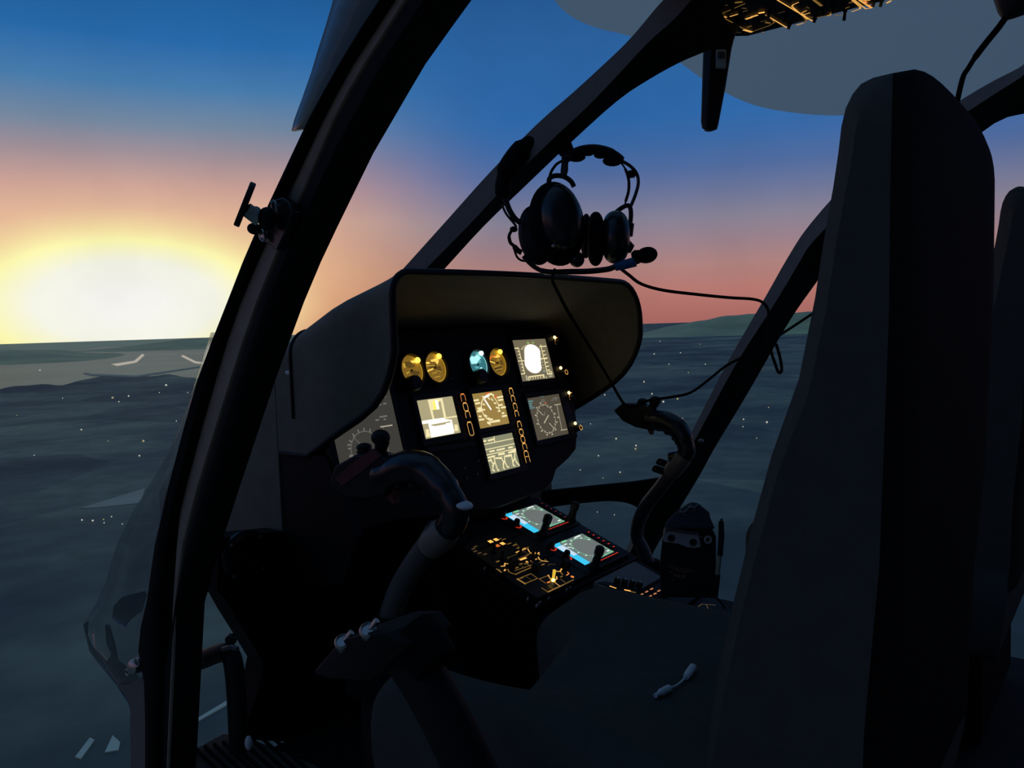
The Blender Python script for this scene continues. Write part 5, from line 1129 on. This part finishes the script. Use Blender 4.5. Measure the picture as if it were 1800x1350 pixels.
for x, y in ((270, 580), (530, 630)):
    b = MB(); q = kb(x, y, -.009); b.torus(q, CR*.0055, CU*.0055, .0014, 18, 6); b.lathe(q, -CF, [(.004, -.002), (.003, .0005)], 12); b.build('rivet', 'rubber', cl)
b = MB(); q = kb(705, 600, -.004); b.torus(q, CR*.0058, CU*.0058, .0022, 18, 8); b.build('eyelet', 'clip', kn)
for x, y in ((625, 565), (590, 610)):
    b = MB(); b.ell(kb(x, y, -.005), CR*.002, CU*.0026, CF*.002, 10, 6); b.build('stud', 'metal', kn)
M['cloth_dark'] = mat('dark_blue_strap', (.05, .06, .075), .8)
b = MB(); b.loft([[kb(x0, y, -.012), kb((x0+x1)/2, y-8, -.02), kb(x1, y, -.012), kb(x1, y, .02), kb(x0, y, .02)] for y, x0, x1 in ((470, 185, 790), (400, 200, 760), (330, 260, 730), (270, 320, 720), (225, 380, 660), (180, 450, 610), (160, 490, 570))]); b.build('strap_bundle', 'cloth_dark', kn, bevel=.004)
for p, q in (((410, 280), (470, 235)), ((530, 225), (592, 180))):
    b = MB(); b.tube([kb(*p, -.022), kb(*q, -.022)], .0013, 8); b.build('buckle_bar', 'metal', kn)
for x, y, r_ in ((385, 275, .004), (500, 215, .005), (552, 252, .0028), (435, 308, .0022)):
    b = MB(); b.ell(kb(x, y, -.02), CR*r_, CU*r_*.8, CF*r_*.6, 12, 8); b.build('buckle', 'alu', kn)
b = MB(); b.torus(kb(540, 330, -.018), CR*.009+CU*.003, CU*.006, .0024, 18, 6); b.build('strap_loop', 'cloth_dark', kn)
b = MB()
for P_ in ([(215, 895), (300, 905), (390, 935), (470, 940), (560, 970), (500, 990), (420, 1000), (330, 975), (260, 940)],):
    b.loft([[kb(x, y, -.0012) for x, y in P_], [kb(x, y, .001) for x, y in P_]])
b.build('wings_emblem', 'emblem', kn, label='copper wings emblem')
# lettering PILOT in gold strokes
def stroke_letters(text, x0, y0, w, h, slope):
    G = {'P': [[(0, 1), (0, 0), (.8, 0), (1, .25), (.8, .5), (0, .5)]], 'I': [[(.5, 0), (.5, 1)]], 'L': [[(0, 0), (0, 1), (.9, 1)]], 'O': [[(.2, 0), (.8, 0), (1, .3), (1, .7), (.8, 1), (.2, 1), (0, .7), (0, .3), (.2, 0)]], 'T': [[(0, 0), (1, 0)], [(.5, 0), (.5, 1)]]}
    b = MB()
    for i, ch in enumerate(text):
        for st in G[ch]:
            b.tube([kb(x0+(i*1.35+u)*w, y0+v*h+slope*(i*1.35+u)*w, -.001) for u, v in st], .0009, 6)
    return b
b = stroke_letters('PILOT', 305, 1010, 22, 34, .10); b.build('lettering', 'gold', kn, label='gold lettering')
for x, y in ((265, 985), (300, 1075)):
    b = MB(); b.ell(kb(x, y, -.001), CR*.0022, CU*.0014, CF*.001, 10, 6); b.build('print_mark', 'gold', kn)
pn = thing('pen', kb(830, 1000, -.02), 'slim black pen with a pale barrel beside the kneeboard', 'pen')
b = MB(); b.tube([kb(868, 350, -.02), kb(866, 372, -.02), kb(862, 380, -.02), kb(862, 600, -.02), kb(848, 785, -.02)], [.0022, .0022, .0048, .0052, .0052], 12); b.build('cap', 'black', pn)
b = MB(); b.tube([kb(842, 785, -.02), kb(828, 900, -.02), kb(818, 1012, -.02)], [.0044, .0046, .0044], 12); M['pale_barrel'] = mat('pale_barrel', (.36, .38, .26), .3); b.build('barrel', 'pale_barrel', pn, label='pale translucent looking barrel')
b = MB(); b.tube([kb(820, 1010, -.02), kb(812, 1120, -.02), kb(808, 1290, -.02)], [.0050, .0046, .002], 12); b.build('lower_barrel', 'black', pn)
b = MB(); b.tube([kb(885, 390, -.026), kb(892, 560, -.027), kb(872, 780, -.027)], .0014, 6); b.build('pocket_clip', 'black', pn)
cord('console_cord', 'thin dark cord curving over the aft console beside the kneeboard', [(1170, 1050, 1.46), (1182, 1045, 1.44), (1205, 1042, 1.42), (1235, 1039, 1.41), (1255, 1046, 1.40), (1275, 1070, 1.38)], .0016)


cam = bpy.data.cameras.new('camera'); cam.sensor_width = 36; cam.lens = 36*F_PX/1800; cam.clip_start = .02; cam.clip_end = 2e5
co = bpy.data.objects.new('camera', cam); col.objects.link(co)
mw = Matrix((CR, CU, -CF)).transposed().to_4x4(); mw.translation = V((0, 0, H)); co.matrix_world = mw
sc.camera = co
vs = sc.view_settings
sc.display_settings.display_device = 'sRGB'
vs.view_transform = 'Standard'; vs.look = 'None'; vs.gamma = 1; vs.exposure = 0; vs.use_curve_mapping = False
